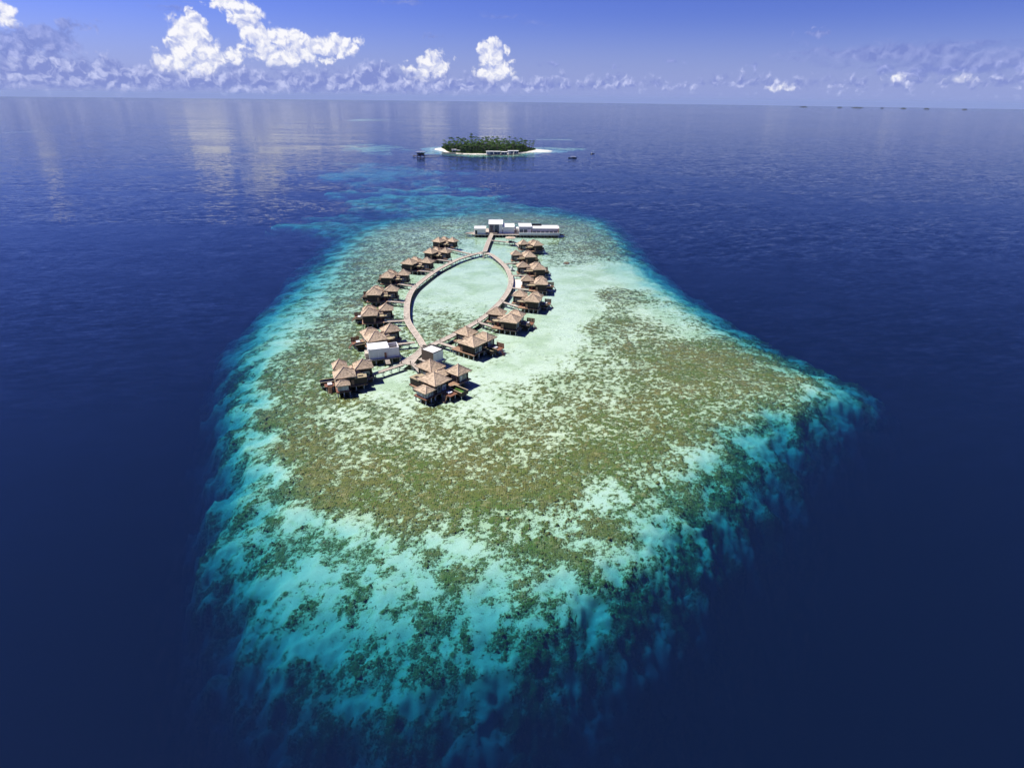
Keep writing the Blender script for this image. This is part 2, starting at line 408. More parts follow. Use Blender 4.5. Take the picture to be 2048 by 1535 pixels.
c = t.mix(t.ss(spot, 0.50, 0.72), c, (0.36, 0.32, 0.14, 1))
c = t.mix(t.ss(t.noise(pos, 0.9, 2, 0.5), 0.60, 0.75), c, (0.055, 0.062, 0.036, 1))
rub = t.mix(t.noise(pos, 1.1, 4, 0.7), (0.50, 0.56, 0.28, 1), (0.73, 0.77, 0.51, 1))
sand = t.mix(t.ss(t.math('ADD', att, t.math('MULTIPLY', fine2, 0.25)), -0.55, 0.10), (0.76, 0.775, 0.61, 1), rub)
alg = t.ss(t.noise(pos, 0.055, 5, 0.65), 0.42, 0.66)
alg = t.math('MULTIPLY', alg, t.ss(t.sep(pos)[2], -1.5, -0.7))
sand = t.mix(t.math('MULTIPLY', alg, 0.75), sand, (0.50, 0.57, 0.34, 1))
base = t.mix(mask, sand, c)
b = t.node('ShaderNodeBump'); b.inputs['Strength'].default_value = 0.8; b.inputs['Distance'].default_value = 0.5
t.put(b.inputs['Height'], t.math('MULTIPLY', t.math('ADD', fine, fine2), mask))
df = t.node('ShaderNodeBsdfDiffuse'); t.put(df.inputs[0], base); t.put(df.inputs['Normal'], b.outputs[0])
t.l.new(df.outputs[0], out.inputs[0])
seabed.data.materials.append(m)

# coral heads: thousands of small lumps on the reef, one mass
rc = np.random.default_rng(3)
wgt = np.clip(BA + 0.16, 0, 0.5) ** 1.3 * (BD < 7.5)
hx = np.gradient(XS)[None, :] * np.gradient(YS)[:, None]
wgt = wgt * np.minimum(hx, 2.5) * ((GY > 60) & (GY < 470) & (np.abs(GX) < 200))
NH = 32000
pick = rc.choice(wgt.size, NH, replace=False, p=(wgt / wgt.sum()).ravel())
hx0 = GX.ravel()[pick]; hy0 = GY.ravel()[pick]; hz0 = BZ.ravel()[pick]; hd0 = BD.ravel()[pick]
hr = rc.uniform(0.18, 0.42, NH) * (1 + 0.7 * (rc.uniform(size=NH) > 0.95)) * np.clip(0.8 + hd0 * 0.05, 0, 1.1)
hh = np.minimum(hr * rc.uniform(0.35, 0.75, NH), -hz0 - 0.06)
dv = [(0, 0, 1.0)] + [(0.62 * math.cos(a), 0.62 * math.sin(a), 0.78) for a in np.arange(6) * math.pi / 3] + [(math.cos(a + .5), math.sin(a + .5), 0.0) for a in np.arange(6) * math.pi / 3]
dv = np.array(dv)[None] * np.stack([hr, hr, hh], 1)[:, None, :] * rc.uniform(0.75, 1.25, (NH, 13, 1))
dv = dv + np.stack([hx0, hy0, hz0 - 0.05], 1)[:, None, :]
df_ = [(0, 1 + k, 1 + (k + 1) % 6) for k in range(6)] + [(1 + k, 7 + k, 1 + (k + 1) % 6) for k in range(6)] + [(1 + (k + 1) % 6, 7 + k, 7 + (k + 1) % 6) for k in range(6)]
dfa = (np.array(df_)[None] + (np.arange(NH) * 13)[:, None, None]).reshape(-1, 3)
heads = link_mesh("coral_heads", dv.reshape(-1, 3).tolist(), dfa.tolist(), None, None, True)
heads["kind"] = "stuff"; heads["label"] = "thousands of olive and brown coral heads on the shallow reef"; heads["category"] = "coral"
m, t, out = new_mat("coral_heads")
pos = t.node('ShaderNodeNewGeometry').outputs['Position']
rnd = t.node('ShaderNodeNewGeometry').outputs['Random Per Island']
c = t.mix(t.ss(rnd, 0.1, 0.6), (0.088, 0.135, 0.034, 1), (0.195, 0.190, 0.056, 1))
c = t.mix(t.ss(rnd, 0.80, 0.95), c, (0.36, 0.30, 0.14, 1))
c = t.mix(t.math('MULTIPLY', t.noise(pos, 3.0, 3, 0.6), 0.5), c, (0.05, 0.055, 0.03, 1))
df = t.node('ShaderNodeBsdfDiffuse'); t.put(df.inputs[0], c); t.l.new(df.outputs[0], out.inputs[0])
heads.data.materials.append(m)

# ------------------------------------------------------------------ the sea: surface with ripples, clear water below
m, t, out = new_mat("sea_water")
pos = t.node('ShaderNodeNewGeometry').outputs['Position']
def rot(vec, deg, sx, sy):
    nd = t.node('ShaderNodeMapping', vector_type='TEXTURE')
    t.put(nd.inputs['Vector'], vec); nd.inputs['Rotation'].default_value = (0, 0, math.radians(deg)); nd.inputs['Scale'].default_value = (sx, sy, 1)
    return nd.outputs[0]
calm = t.noise(rot(pos, 4, 900, 160), 1.0, 3, 0.55)
calm2 = t.noise(rot(pos, -12, 220, 70), 1.0, 3, 0.55)
wind = t.math('ADD', t.math('MULTIPLY', t.ss(calm, 0.36, 0.58), 0.75), t.math('MULTIPLY', t.ss(calm2, 0.35, 0.65), 0.5))
def slope(vec, amp, **k):
    n = t.noise(vec, 1.0, k.get('detail', 2), 0.5, color=True)
    return t.vmath('MULTIPLY', t.vmath('SUBTRACT', n, (0.5, 0.5, 0.5)), amp)
s1 = slope(rot(pos, 10, 6.5, 2.2), (0.14, 0.46, 0))
s2 = slope(rot(pos, -16, 2.4, 0.9), (0.10, 0.26, 0))
s3 = slope(rot(pos, 18, 26, 9), (0.06, 0.20, 0), detail=2)
sl = t.vmath('ADD', t.vmath('ADD', s1, s2), s3)
sl = t.vmath('SCALE', sl, scale=t.math('ADD', 0.10, t.math('MULTIPLY', wind, 0.42)))
nrm = t.vmath('NORMALIZE', t.vmath('ADD', sl, (0, 0, 1)))
fr = t.node('ShaderNodeFresnel'); fr.inputs['IOR'].default_value = 1.333; t.put(fr.inputs['Normal'], nrm)
gl = t.node('ShaderNodeBsdfGlossy'); gl.inputs['Roughness'].default_value = 0.03; t.put(gl.inputs['Normal'], nrm)
tr = t.node('ShaderNodeBsdfTransparent')
mx = t.node('ShaderNodeMixShader'); t.l.new(fr.outputs[0], mx.inputs[0]); t.l.new(tr.outputs[0], mx.inputs[1]); t.l.new(gl.outputs[0], mx.inputs[2])
t.l.new(mx.outputs[0], out.inputs[0])
SA = (0.390, 0.089, 0.052); SS = (0.0054, 0.0056, 0.0142)
va = t.node('ShaderNodeVolumeAbsorption'); va.inputs['Density'].default_value = 0.25
va.inputs['Color'].default_value = tuple(1 - a / 0.25 for a in SA) + (1,)
vs = t.node('ShaderNodeVolumeScatter'); vs.inputs['Density'].default_value = 0.02
vs.inputs['Color'].default_value = tuple(a / 0.02 for a in SS) + (1,)
ad = t.node('ShaderNodeAddShader'); t.l.new(va.outputs[0], ad.inputs[0]); t.l.new(vs.outputs[0], ad.inputs[1])
t.l.new(ad.outputs[0], out.inputs['Volume'])
try: m.cycles.homogeneous_volume = True
except Exception: pass
RR = [0.0] + list(np.geomspace(60, 59000, 120)); NS = 160
sv = [(0.0, 0.0, 0.0)]
for r_ in RR[1:]:
    for k in range(NS):
        a_ = 2 * math.pi * k / NS; x_, y_ = r_ * math.cos(a_), r_ * math.sin(a_)
        sv.append((x_, y_, -float(curve_drop(x_, y_))))
sf = [(0, 1 + k, 1 + (k + 1) % NS) for k in range(NS)]
for i in range(len(RR) - 2):
    o0 = 1 + i * NS; o1 = o0 + NS
    sf += [(o0 + k, o1 + k, o1 + (k + 1) % NS, o0 + (k + 1) % NS) for k in range(NS)]
sea = link_mesh("sea", sv, sf, m, smooth=True)
sea["kind"] = "structure"

# ------------------------------------------------------------------ materials for what is built
def simple(name, col, rough=0.7, var=0.25, scale=1.5, stretch=(1, 1, 1), bump=0.0, col2=None, spec=0.3):
    m, t, out = new_mat(name)
    tc = t.node('ShaderNodeTexCoord').outputs['Object']
    v = t.vmath('MULTIPLY', tc, stretch)
    n = t.noise(v, scale, 5, 0.65)
    info = t.node('ShaderNodeObjectInfo').outputs['Random']
    c2 = col2 or tuple(max(0.0, c * (1 - 1.6 * var)) for c in col)
    c = t.mix(t.ss(n, 0.3, 0.7), c2 + (1,), tuple(min(1, c * (1 + var)) for c in col) + (1,))
    c = t.mix(1.0, c, t.mix(info, (1 - var * .5,) * 3 + (1,), (1 + var * .3,) * 3 + (1,)), 'MULTIPLY')
    bs = t.node('ShaderNodeBsdfPrincipled')
    t.put(bs.inputs['Base Color'], c); bs.inputs['Roughness'].default_value = rough
    bs.inputs['Specular IOR Level'].default_value = spec
    if bump:
        b = t.node('ShaderNodeBump'); b.inputs['Strength'].default_value = bump; b.inputs['Distance'].default_value = 0.08
        t.put(b.inputs['Height'], n); t.put(bs.inputs['Normal'], b.outputs[0])
    t.l.new(bs.outputs[0], out.inputs[0])
    return m
M = dict(
    thatch=simple('thatch', (0.55, 0.425, 0.29), 0.95, 0.26, 0.9, (1, 1, 2.5), 0.8, spec=0.1),
    ridge=simple('thatch_ridge', (0.66, 0.51, 0.37), 0.95, 0.15, 3.0, bump=0.4, spec=0.1),
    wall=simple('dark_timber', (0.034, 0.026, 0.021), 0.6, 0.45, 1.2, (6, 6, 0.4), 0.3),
    deck=simple('deck_timber', (0.40, 0.245, 0.150), 0.75, 0.25, 2.0, (5, 0.6, 1), 0.2),
    red=simple('red_timber', (0.26, 0.115, 0.068), 0.65, 0.3, 2.0, (5, 1, 1), 0.2),
    walk=simple('boardwalk_timber', (0.50, 0.43, 0.345), 0.8, 0.2, 0.5, (1, 1, 1), 0.2),
    kerb=simple('pale_kerb', (0.66, 0.56, 0.46), 0.8, 0.12, 1.0),
    beam=simple('dark_beam', (0.09, 0.075, 0.06), 0.8, 0.3, 1.0),
    pile=simple('concrete_pile', (0.55, 0.55, 0.51), 0.85, 0.25, 1.0, (1, 1, 0.5)),
    white=simple('white_render', (0.78, 0.77, 0.75), 0.8, 0.06, 0.5),
    roofw=simple('white_roof', (0.84, 0.83, 0.80), 0.7, 0.05, 0.3),
    grey=simple('grey_panel', (0.42, 0.45, 0.52), 0.6, 0.10, 0.4),
    tan=simple('tan_canopy', (0.44, 0.36, 0.22), 0.8, 0.2, 1.5),
    slat=simple('brown_slats', (0.19, 0.145, 0.105), 0.8, 0.35, 1.0, (1, 1, 9), 0.3),
    frame=simple('pale_frame', (0.62, 0.60, 0.55), 0.6, 0.1, 1.0),
    cush=simple('white_cushion', (0.84, 0.83, 0.82), 0.9, 0.04, 2.0),
    tile=simple('pool_lining', (0.13, 0.22, 0.035), 0.8, 0.35, 0.8, col2=(0.07, 0.13, 0.03)),
    sand=simple('beach_sand', (0.82, 0.76, 0.64), 0.95, 0.06, 0.05),
    dark=simple('dark_metal', (0.03, 0.03, 0.03), 0.5, 0.2, 1.0),
    hull=simple('dark_hull', (0.03, 0.035, 0.05), 0.4, 0.2, 1.0),
    trunk=simple('palm_bark', (0.20, 0.16, 0.12), 0.9, 0.3, 3.0),
    palm=simple('palm_leaf', (0.060, 0.110, 0.022), 0.8, 0.4, 0.25, col2=(0.018, 0.040, 0.009), spec=0.05),
    bush=simple('undergrowth_leaf', (0.065, 0.120, 0.022), 0.9, 0.5, 0.06, col2=(0.02, 0.045, 0.010), spec=0.05),
    soil=simple('forest_soil', (0.045, 0.050, 0.025), 0.95, 0.4, 0.1),
    isle=simple('far_forest', (0.022, 0.040, 0.022), 0.9, 0.3, 0.02),
    rock=simple('reef_rock', (0.16, 0.12, 0.08), 0.9, 0.3, 1.0),
)
def glass_mat(name, col, rough=0.05):
    m, t, out = new_mat(name)
    n = t.noise(t.node('ShaderNodeTexCoord').outputs['Object'], 0.9, 2, 0.5)
    bs = t.node('ShaderNodeBsdfPrincipled')
    t.put(bs.inputs['Base Color'], t.mix(t.ss(n, 0.4, 0.6), col + (1,), tuple(c * 0.35 for c in col) + (1,)))
    bs.inputs['Roughness'].default_value = rough; bs.inputs['Specular IOR Level'].default_value = 0.7
    t.l.new(bs.outputs[0], out.inputs[0]); return m
M['glass'] = glass_mat('window_glass', (0.16, 0.19, 0.17))
M['curtain'] = glass_mat('curtained_glass', (0.50, 0.53, 0.50))
M['bluegl'] = glass_mat('blue_glass', (0.10, 0.14, 0.22))
m, t, out = new_mat('pool_water')
fr = t.node('ShaderNodeFresnel'); fr.inputs['IOR'].default_value = 1.33
gl = t.node('ShaderNodeBsdfGlossy'); gl.inputs['Roughness'].default_value = 0.05
tr = t.node('ShaderNodeBsdfTransparent'); tr.inputs[0].default_value = (0.80, 0.95, 0.85, 1)
mx = t.node('ShaderNodeMixShader'); t.l.new(fr.outputs[0], mx.inputs[0]); t.l.new(tr.outputs[0], mx.inputs[1]); t.l.new(gl.outputs[0], mx.inputs[2])
t.l.new(mx.outputs[0], out.inputs[0]); M['poolwater'] = m

# ------------------------------------------------------------------ mesh builder
class MB:
    def __init__(s): s.v = []; s.f = []
    def add(s, vs, fs):
        o = len(s.v); s.v += [tuple(p) for p in vs]; s.f += [tuple(i + o for i in f) for f in fs]; return s
    def box(s, x0, x1, y0, y1, z0, z1):
        x0, x1 = sorted((x0, x1)); y0, y1 = sorted((y0, y1))
        vs = [(x0, y0, z0), (x1, y0, z0), (x1, y1, z0), (x0, y1, z0), (x0, y0, z1), (x1, y0, z1), (x1, y1, z1), (x0, y1, z1)]
        return s.add(vs, [(3, 2, 1, 0), (4, 5, 6, 7), (0, 1, 5, 4), (1, 2, 6, 5), (2, 3, 7, 6), (3, 0, 4, 7)])
    def prism(s, pts, z0, z1):
        n = len(pts)
        area = sum(pts[i][0] * pts[(i + 1) % n][1] - pts[(i + 1) % n][0] * pts[i][1] for i in range(n))
        if area < 0: pts = pts[::-1]
        vs = [(p[0], p[1], z0) for p in pts] + [(p[0], p[1], z1) for p in pts]
        fs = [tuple(range(n - 1, -1, -1)), tuple(range(n, 2 * n))] + [(i, (i + 1) % n, n + (i + 1) % n, n + i) for i in range(n)]
        return s.add(vs, fs)
    def cyl(s, x, y, r0, r1, z0, z1, n=8):
        vs = []; 
        for z, r in ((z0, r0), (z1, r1)): vs += [(x + r * math.cos(2 * math.pi * k / n), y + r * math.sin(2 * math.pi * k / n), z) for k in range(n)]
        return s.add(vs, [tuple(range(n - 1, -1, -1)), tuple(range(n, 2 * n))] + [(i, (i + 1) % n, n + (i + 1) % n, n + i) for i in range(n)])
    def tube(s, pts, radii, n=6):
        """round bar through 3-D points"""
        rings = []; P = [Vector(p) for p in pts]
        for i, p_ in enumerate(P):
            d = (P[min(i + 1, len(P) - 1)] - P[max(i - 1, 0)]).normalized()
            a = d.orthogonal().normalized(); b = d.cross(a)
            rings.append([p_ + (a * math.cos(2 * math.pi * k / n) + b * math.sin(2 * math.pi * k / n)) * radii[i] for k in range(n)])
        vs = [v for r in rings for v in r]; fs = []
        for i in range(len(P) - 1):
            for k in range(n): fs.append((i * n + k, i * n + (k + 1) % n, (i + 1) * n + (k + 1) % n, (i + 1) * n + k))
        fs += [tuple(range(n - 1, -1, -1)), tuple(range((len(P) - 1) * n, len(P) * n))]
        return s.add(vs, fs)
    def build(s, name, mat, parent=None, smooth=False):
        return link_mesh(name, s.v, s.f, mat, parent, smooth)
def mirror(o_list):
    for o in o_list:
        for v in o.data.vertices: v.co.y *= -1
        o.data.flip_normals()
def empty(name, loc, rz=0.0, label=None, cat=None, group=None):
    o = bpy.data.objects.new(name, None); COL.objects.link(o); o.empty_display_size = 1
    o.location = loc; o.rotation_euler = (0, 0, rz)
    tag(o, label, cat, group); return o
def tag(o, label=None, cat=None, group=None, kind=None):
    if label: o["label"] = label
    if cat: o["category"] = cat
    if group: o["group"] = group
    if kind: o["kind"] = kind
    return o
def kids(o): return [c for c in bpy.data.objects if c.parent == o]
def copy_tree(o, parent=None):
    c = o.copy(); COL.objects.link(c); c.parent = parent
    for ch in CH.get(o.name, ()): copy_tree(ch, c)
    return c
CH = {}
def index_children():
    CH.clear()
    for o in bpy.data.objects:
        if o.parent: CH.setdefault(o.parent.name, []).append(o)
RN = random.Random(11)
FLOOR = 2.0

def hip_roof(x0, x1, y0, y1, z0, z1, ridge=0.0, rows=7, m_=6, seed=0):
    """thatched hip roof: shaggy layers between an eave rectangle and a point or short ridge"""
    R_ = random.Random(seed)
    cx_, cy_ = (x0 + x1) / 2, (y0 + y1) / 2; lx, ly = (x1 - x0) / 2, (y1 - y0) / 2
    if lx >= ly: rx, ry = lx * ridge, 0.0
    else: rx, ry = 0.0, ly * ridge
    b = MB(); loops = []
    for i in range(rows + 1):
        k = i / rows
        hx = lx + (rx - lx) * k; hy = ly + (ry - ly) * k
        z = z0 + (z1 - z0) * (k ** 1.12) + (0.0 if i in (0, rows) else 0.02)
        lp = []
        for side in range(4):
            for j in range(m_):
                q = j / m_ * 2 - 1
                px_, py_ = [(q * hx, -hy), (hx, q * hy), (-q * hx, hy), (-hx, -q * hy)][side]
                jt = (1 - k) * 0.07
                lp.append((cx_ + px_ * (1 + R_.uniform(-1, 1) * 0.006) + R_.uniform(-jt, jt), cy_ + py_ + R_.uniform(-jt, jt),
                           z + R_.uniform(-0.05, 0.05) * (1 if i < rows else 0.2)))
        loops.append(lp)
    n = 4 * m_
    vs = [p for lp in loops for p in lp]
    lip = [(cx_ + (p[0] - cx_) * 0.985, cy_ + (p[1] - cy_) * 0.985, p[2] - 0.30 + R_.uniform(-.07, .07)) for p in loops[0]]
    inn = [(cx_ + (p[0] - cx_) * 0.45, cy_ + (p[1] - cy_) * 0.45, z0 + 0.45 * (z1 - z0) - 0.25) for p in loops[0]]
    vs = inn + lip + vs
    fs = []
    for i in range(rows + 2):
        for k in range(n): fs.append((i * n + k, i * n + (k + 1) % n, (i + 1) * n + (k + 1) % n, (i + 1) * n + k))
    b.add(vs, fs)
    caps = MB()                                             # ridge bundles along the hips
    top = [(cx_ - rx, cy_ - ry), (cx_ + rx, cy_ + ry)]
    for sx, sy in ((-1, -1), (1, -1), (1, 1), (-1, 1)):
        e = Vector((cx_ + sx * lx, cy_ + sy * ly, z0 + 0.03))
        a = Vector((cx_ + sx * rx, cy_ + sy * ry, z1 + 0.03))
        mid = e.lerp(a, 0.5); mid.z = z0 + (z1 - z0) * 0.46 + 0.04
        caps.tube([e, mid, a], [0.15, 0.16, 0.18], 5)
    caps.tube([(top[0][0] - .12, top[0][1], z1 + 0.08), (top[1][0] + .12, top[1][1], z1 + 0.08)], [0.22, 0.22], 6)
    return b, caps
def add_roof(parent, x0, x1, y0, y1, z0, z1, ridge=0.0, seed=0):
    b, caps = hip_roof(x0, x1, y0, y1, z0, z1, ridge, seed=seed)
    r = b.build('roof', M['thatch'], parent)
    caps.build('ridge_cap', M['ridge'], r); return r
def add_window(wall, axis, at, lo, hi, z0, z1, mat, out_):
    """window on the plane axis = at of a wall, spanning lo..hi; out_ is the outward sign"""
    f = MB(); w_ = 0.12; d = 0.07 * out_
    def bx(a0, a1, b0, b1, dd, mb):
        if axis == 'x': mb.box(at, at + dd, a0, a1, b0, b1)
        else: mb.box(a0, a1, at, at + dd, b0, b1)
    bx(lo, lo + w_, z0, z1, d, f); bx(hi - w_, hi, z0, z1, d, f); bx(lo + w_, hi - w_, z0, z0 + w_, d, f); bx(lo + w_, hi - w_, z1 - w_, z1, d, f)
    fr_ = f.build('window', M['frame'], wall)
    g = MB(); bx(lo + w_, hi - w_, z0 + w_, z1 - w_, d * 0.5, g)
    g.build('pane', M[mat], wall)
def room(parent, x0, x1, y0, y1, z1):
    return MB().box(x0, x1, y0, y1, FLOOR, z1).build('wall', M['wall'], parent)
def piles(parent, pts, z1=FLOOR - 0.22, r=0.24):
    p0 = None
    for x, y in pts:
        if p0 is None:
            b = MB().cyl(0, 0, r, r, -3.2, z1 - 0.15, 8); b.box(-r * 1.5, r * 1.5, -r * 1.5, r * 1.5, z1 - 0.15, z1)
            o = p0 = b.build('pile', M['pile'], parent)
        else:
            o = p0.copy(); COL.objects.link(o); o.parent = parent
        o.location = (x, y, 0)
def deck(parent, x0, x1, y0, y1, mat='deck', z=FLOOR, name='deck'):
    b = MB().box(x0, x1, y0, y1, z - 0.16, z)
    o = b.build(name, M[mat], parent)
    s_ = MB()
    for k in range(2):
        yy = (y0 + 0.12, y1 - 0.12)[k]; s_.box(x0 + .05, x1 - .05, yy - 0.1, yy + 0.1, z - 0.46, z - 0.165)
    s_.build('beam', M['beam'], o); return o
def grid(x0, x1, y0, y1, nx_, ny_):
    return [(x0 + (x1 - x0) * i / (nx_ - 1), y0 + (y1 - y0) * j / (ny_ - 1)) for i in range(nx_) for j in range(ny_)]

def villa(kind, sgn):
    """plan: x runs outward from the boardwalk, y away from the camera; origin at the near inner eave corner"""
    t_ = empty('overwater_villa', (0, 0, 0))
    if kind == 'one':
        A = (-9.6, -0.6, 8.4, 15.8); B = (0, 9.8, 0, 9.0); C_ = (0.6, 9.3, 9.6, 17.0)
    else:
        A = (-9.2, 0.0, 7.4, 15.4); B = (0, 10.2, 0, 8.6); C_ = (2.4, 9.6, 12.3, 19.8)
    add_roof(t_, *A, 5.9, 8.75, 0.0, 1); add_roof(t_, *B, 5.9, 8.7, 0.04, 2); add_roof(t_, *C_, 5.5, 7.8 if kind == 'one' else 8.3, 0.25 if kind == 'one' else 0.0, 3)
    # low thatch linking the pavilions
    add_roof(t_, A[1] - 2.6, C_[0] + 2.0, B[3] - 1.6, C_[2] + 2.6, 4.7, 6.2, 0.3, 4)
    i_ = 1.0
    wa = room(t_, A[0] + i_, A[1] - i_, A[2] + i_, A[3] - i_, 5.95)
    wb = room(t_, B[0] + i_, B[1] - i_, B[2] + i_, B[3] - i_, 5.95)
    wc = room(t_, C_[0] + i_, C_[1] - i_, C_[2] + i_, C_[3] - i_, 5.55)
    room(t_, A[1] - 1.4, C_[0] + 1.4, B[3] - 0.9, C_[2] + 1.2, 4.8)
    xa = A[0] + i_
    for k in range(3):
        add_window(wa, 'y', A[2] + i_, xa + 1.2 + k * 1.75, xa + 2.8 + k * 1.75, FLOOR + 0.15, FLOOR + 2.3, ('glass', 'curtain', 'glass')[k], -1)
    add_window(wb, 'x', B[1] - i_, B[2] + 2.0, B[2] + 3.8, FLOOR + 0.3, FLOOR + 2.5, 'glass', 1)
    add_window(wb, 'x', B[1] - i_, B[2] + 4.4, B[2] + 6.3, FLOOR + 0.3, FLOOR + 2.5, 'curtain', 1)
    add_window(wc, 'x', C_[1] - i_, C_[2] + 1.8, C_[2] + 3.4, FLOOR + 0.3, FLOOR + 2.5, 'curtain', 1)
    add_window(wc, 'x', C_[1] - i_, C_[2] + 3.8, C_[2] + 5.4, FLOOR + 0.3, FLOOR + 2.5, 'glass', 1)
    add_window(wc, 'y', C_[2] + i_, C_[1] - 4.4, C_[1] - 1.6, FLOOR + 0.1, FLOOR + 2.3, 'glass', -1)
    # entrance court: flat tan canopies on dark posts, timber door
    c1 = MB().box(-3.6, 0.9, 3.6, 6.6, 4.25, 4.45); c1.box(-3.9, 0.9, 3.3, 3.6, 4.1, 4.5)
    c1.build('canopy', M['tan'], t_)
    MB().box(-5.2, -3.75, 5.4, 7.2, 3.85, 4.02).build('canopy', M['tan'], t_)
    MB().box(-3.4, 0.95, 4.4, 6.4, FLOOR, 4.25).build('court_wall', M['wall'], t_)
    MB().box(-2.2, -1.0, 4.34, 4.4, FLOOR, FLOOR + 2.1).build('door', M['red'], t_)
    for x_, y_ in ((-3.7, 3.45), (0.6, 3.45), (-5.1, 5.5), (-3.9, 7.1)):
        MB().box(x_ - .08, x_ + .08, y_ - .08, y_ + .08, FLOOR, 4.1 if x_ > -3.8 else 3.85).build('post', M['beam'], t_)
    MB().box(1.3, 2.5, B[2] + i_ - 0.06, B[2] + i_, FLOOR, FLOOR + 2.2).build('door', M['deck'], t_)
    # decks
    deck(t_, A[0] + 0.2, A[1] - 0.1, A[2] - 0.4, A[3] - 0.4)
    deck(t_, -3.6, B[1] - 0.3, B[2] + 0.15, B[3] - 0.3)
    deck(t_, A[1] + 0.05, C_[1] + 0.1, B[3] - 0.2, C_[3] - 0.4)
    # pool standing between the two outer rooms, day deck and screen beyond
    if kind == 'one': px0, px1, py0, py1 = 8.2, 13.6, 8.2, 11.2
    else: px0, px1, py0, py1 = 9.3, 16.3, 7.2, 10.8
    pz = FLOOR + 0.55
    pb = MB()
    for (a, b_, c, d) in ((px0, px1, py0, py0 + .3), (px0, px1, py1 - .3, py1), (px0, px0 + .3, py0 + .3, py1 - .3), (px1 - .3, px1, py0 + .3, py1 - .3)):
        pb.box(a, b_, c, d, FLOOR - 0.9, pz)
    pb.box(px0 + .3, px1 - .3, py0 + .3, py1 - .3, FLOOR - 0.9, FLOOR - 0.5)
    po = pb.build('pool', M['wall'], t_)
    rim = MB()
    for (a, b_, c, d) in ((px0 - .1, px1 + .1, py0 - .1, py0 + .32), (px0 - .1, px1 + .1, py1 - .32, py1 + .1), (px0 - .1, px0 + .32, py0 + .32, py1 - .32)):
        rim.box(a, b_, c, d, pz + 0.003, pz + 0.07)
    rim.build('pool_rim', M['tan'], po)
    MB().box(px0 + .32, px1 - .32, py0 + .32, py1 - .32, FLOOR - 0.497, FLOOR - 0.44).build('pool_floor', M['tile'], po)
    MB().add([(px0 + .3, py0 + .3, pz - .08), (px1 - .3, py0 + .3, pz - .08), (px1 - .3, py1 - .3, pz - .08), (px0 + .3, py1 - .3, pz - .08)], [(0, 1, 2, 3)]).build('pool_water', M['poolwater'], po)
    if kind == 'one':
        deck(t_, C_[1] + 0.15, 14.2, py1 + 0.05, 15.6, 'red')
        sc = MB()
        for k in range(5): sc.box(10.2 + k * 0.85, 10.95 + k * 0.85, 15.3, 15.4, FLOOR + .1, FLOOR + 2.0)
        sc.box(10.1, 14.4, 15.4, 15.48, FLOOR + 1.85, FLOOR + 2.0); sc.box(10.1, 14.4, 15.4, 15.48, FLOOR, FLOOR + .15)
        sc.build('privacy_screen', M['red'], t_)
        st = MB()
        for k in range(6): st.box(14.25 + k * .32, 14.55 + k * .32, 12.6, 13.8, FLOOR - .3 - k * .33, FLOOR - .2 - k * .33)
        for yy in (12.5, 13.85): st.tube([(14.2, yy, FLOOR - .2), (16.2, yy, -0.35)], [.07, .07], 5)
        st.build('steps', M['red'], t_)
        day = (11.3, 13.0)
    else:
        deck(t_, 10.2, 14.6, 3.2, 7.0, 'red')
        st = MB()
        for k in range(6): st.box(11.4 + k * .1, 13.0 + k * .1, 2.85 - k * .32, 3.12 - k * .32, FLOOR - .3 - k * .33, FLOOR - .2 - k * .33)
        for xx in (11.3, 13.1): st.tube([(xx, 3.15, FLOOR - .2), (xx + .6, 1.1, -0.35)], [.07, .07], 5)
        st.build('steps', M['deck'], t_)
        day = (12.1, 5.2)
        # low bay with its own thatch on the near side
        add_roof(t_, 3.4, 10.0, -4.6, 0.9, 4.45, 5.75, 0.25, 6)
        wd = MB().box(4.3, 9.2, -3.8, 0.9, FLOOR, 4.5).build('wall', M['wall'], t_)
        for k in range(3): add_window(wd, 'y', -3.8, 4.4 + k * 1.62, 5.9 + k * 1.62, FLOOR + .25, FLOOR + 2.2, 'curtain', -1)
        for k in range(2): add_window(wd, 'x', 9.2, -3.6 + k * 1.8, -2.0 + k * 1.8, FLOOR + .25, FLOOR + 2.2, 'curtain', 1)
        deck(t_, 3.4, 10.0, -4.5, 0.1, 'red')
        # flat roofed bathroom block beside it
        MB().box(-4.6, 0.9, 0.9, 4.3, FLOOR, 4.7).build('wall', M['wall'], t_)
        fr_ = MB()
        for (a, b_, c, d) in ((-4.8, 0.85, 0.7, 1.7), (-4.8, 0.85, 3.3, 4.45), (-4.8, -3.4, 1.7, 3.3), (-1.0, 0.85, 1.7, 3.3)): fr_.box(a, b_, c, d, 4.703, 4.9)
        fr_.build('flat_roof', M['tan'], t_)
        deck(t_, -4.9, -3.65, 0.4, 7.0, 'red')
    # piles under every deck
    P_ = grid(B[0] + 0.6, B[1] - 0.8, B[2] + 0.6, B[3] - 1.2, 4, 3) + grid(A[0] + 0.8, A[1] - 0.9, A[2] + 0.3, A[3] - 1.2, 3, 3)
    P_ += grid(C_[0] + 1.2, C_[1] - 0.8, C_[2] + 2.0, C_[3] - 1.2, 3, 2) + [(px0 + 1.0, py0 + .6), (px1 - .6, py0 + .6), (px1 - .6, py1 - .6)] + [(-3.0, 0.8), (-3.0, 6.2)]
    P_ += [(13.4, 13.0), (13.4, 15.2)] if kind == 'one' else [(13.8, 3.8), (13.8, 6.4), (10.8, 3.8), (4.0, -4.0), (6.7, -4.0), (9.4, -4.0), (9.4, -1.4), (4.0, -1.4)]
    piles(t_, P_)
    if sgn < 0:
        allp = [c for c in bpy.data.objects if c.parent == t_ or (c.parent and c.parent.parent == t_)]
        done = set()
        for o in allp:
            o.location.y *= -1
            if o.data.name not in done: mirror([o]); done.add(o.data.name)
    return t_, day
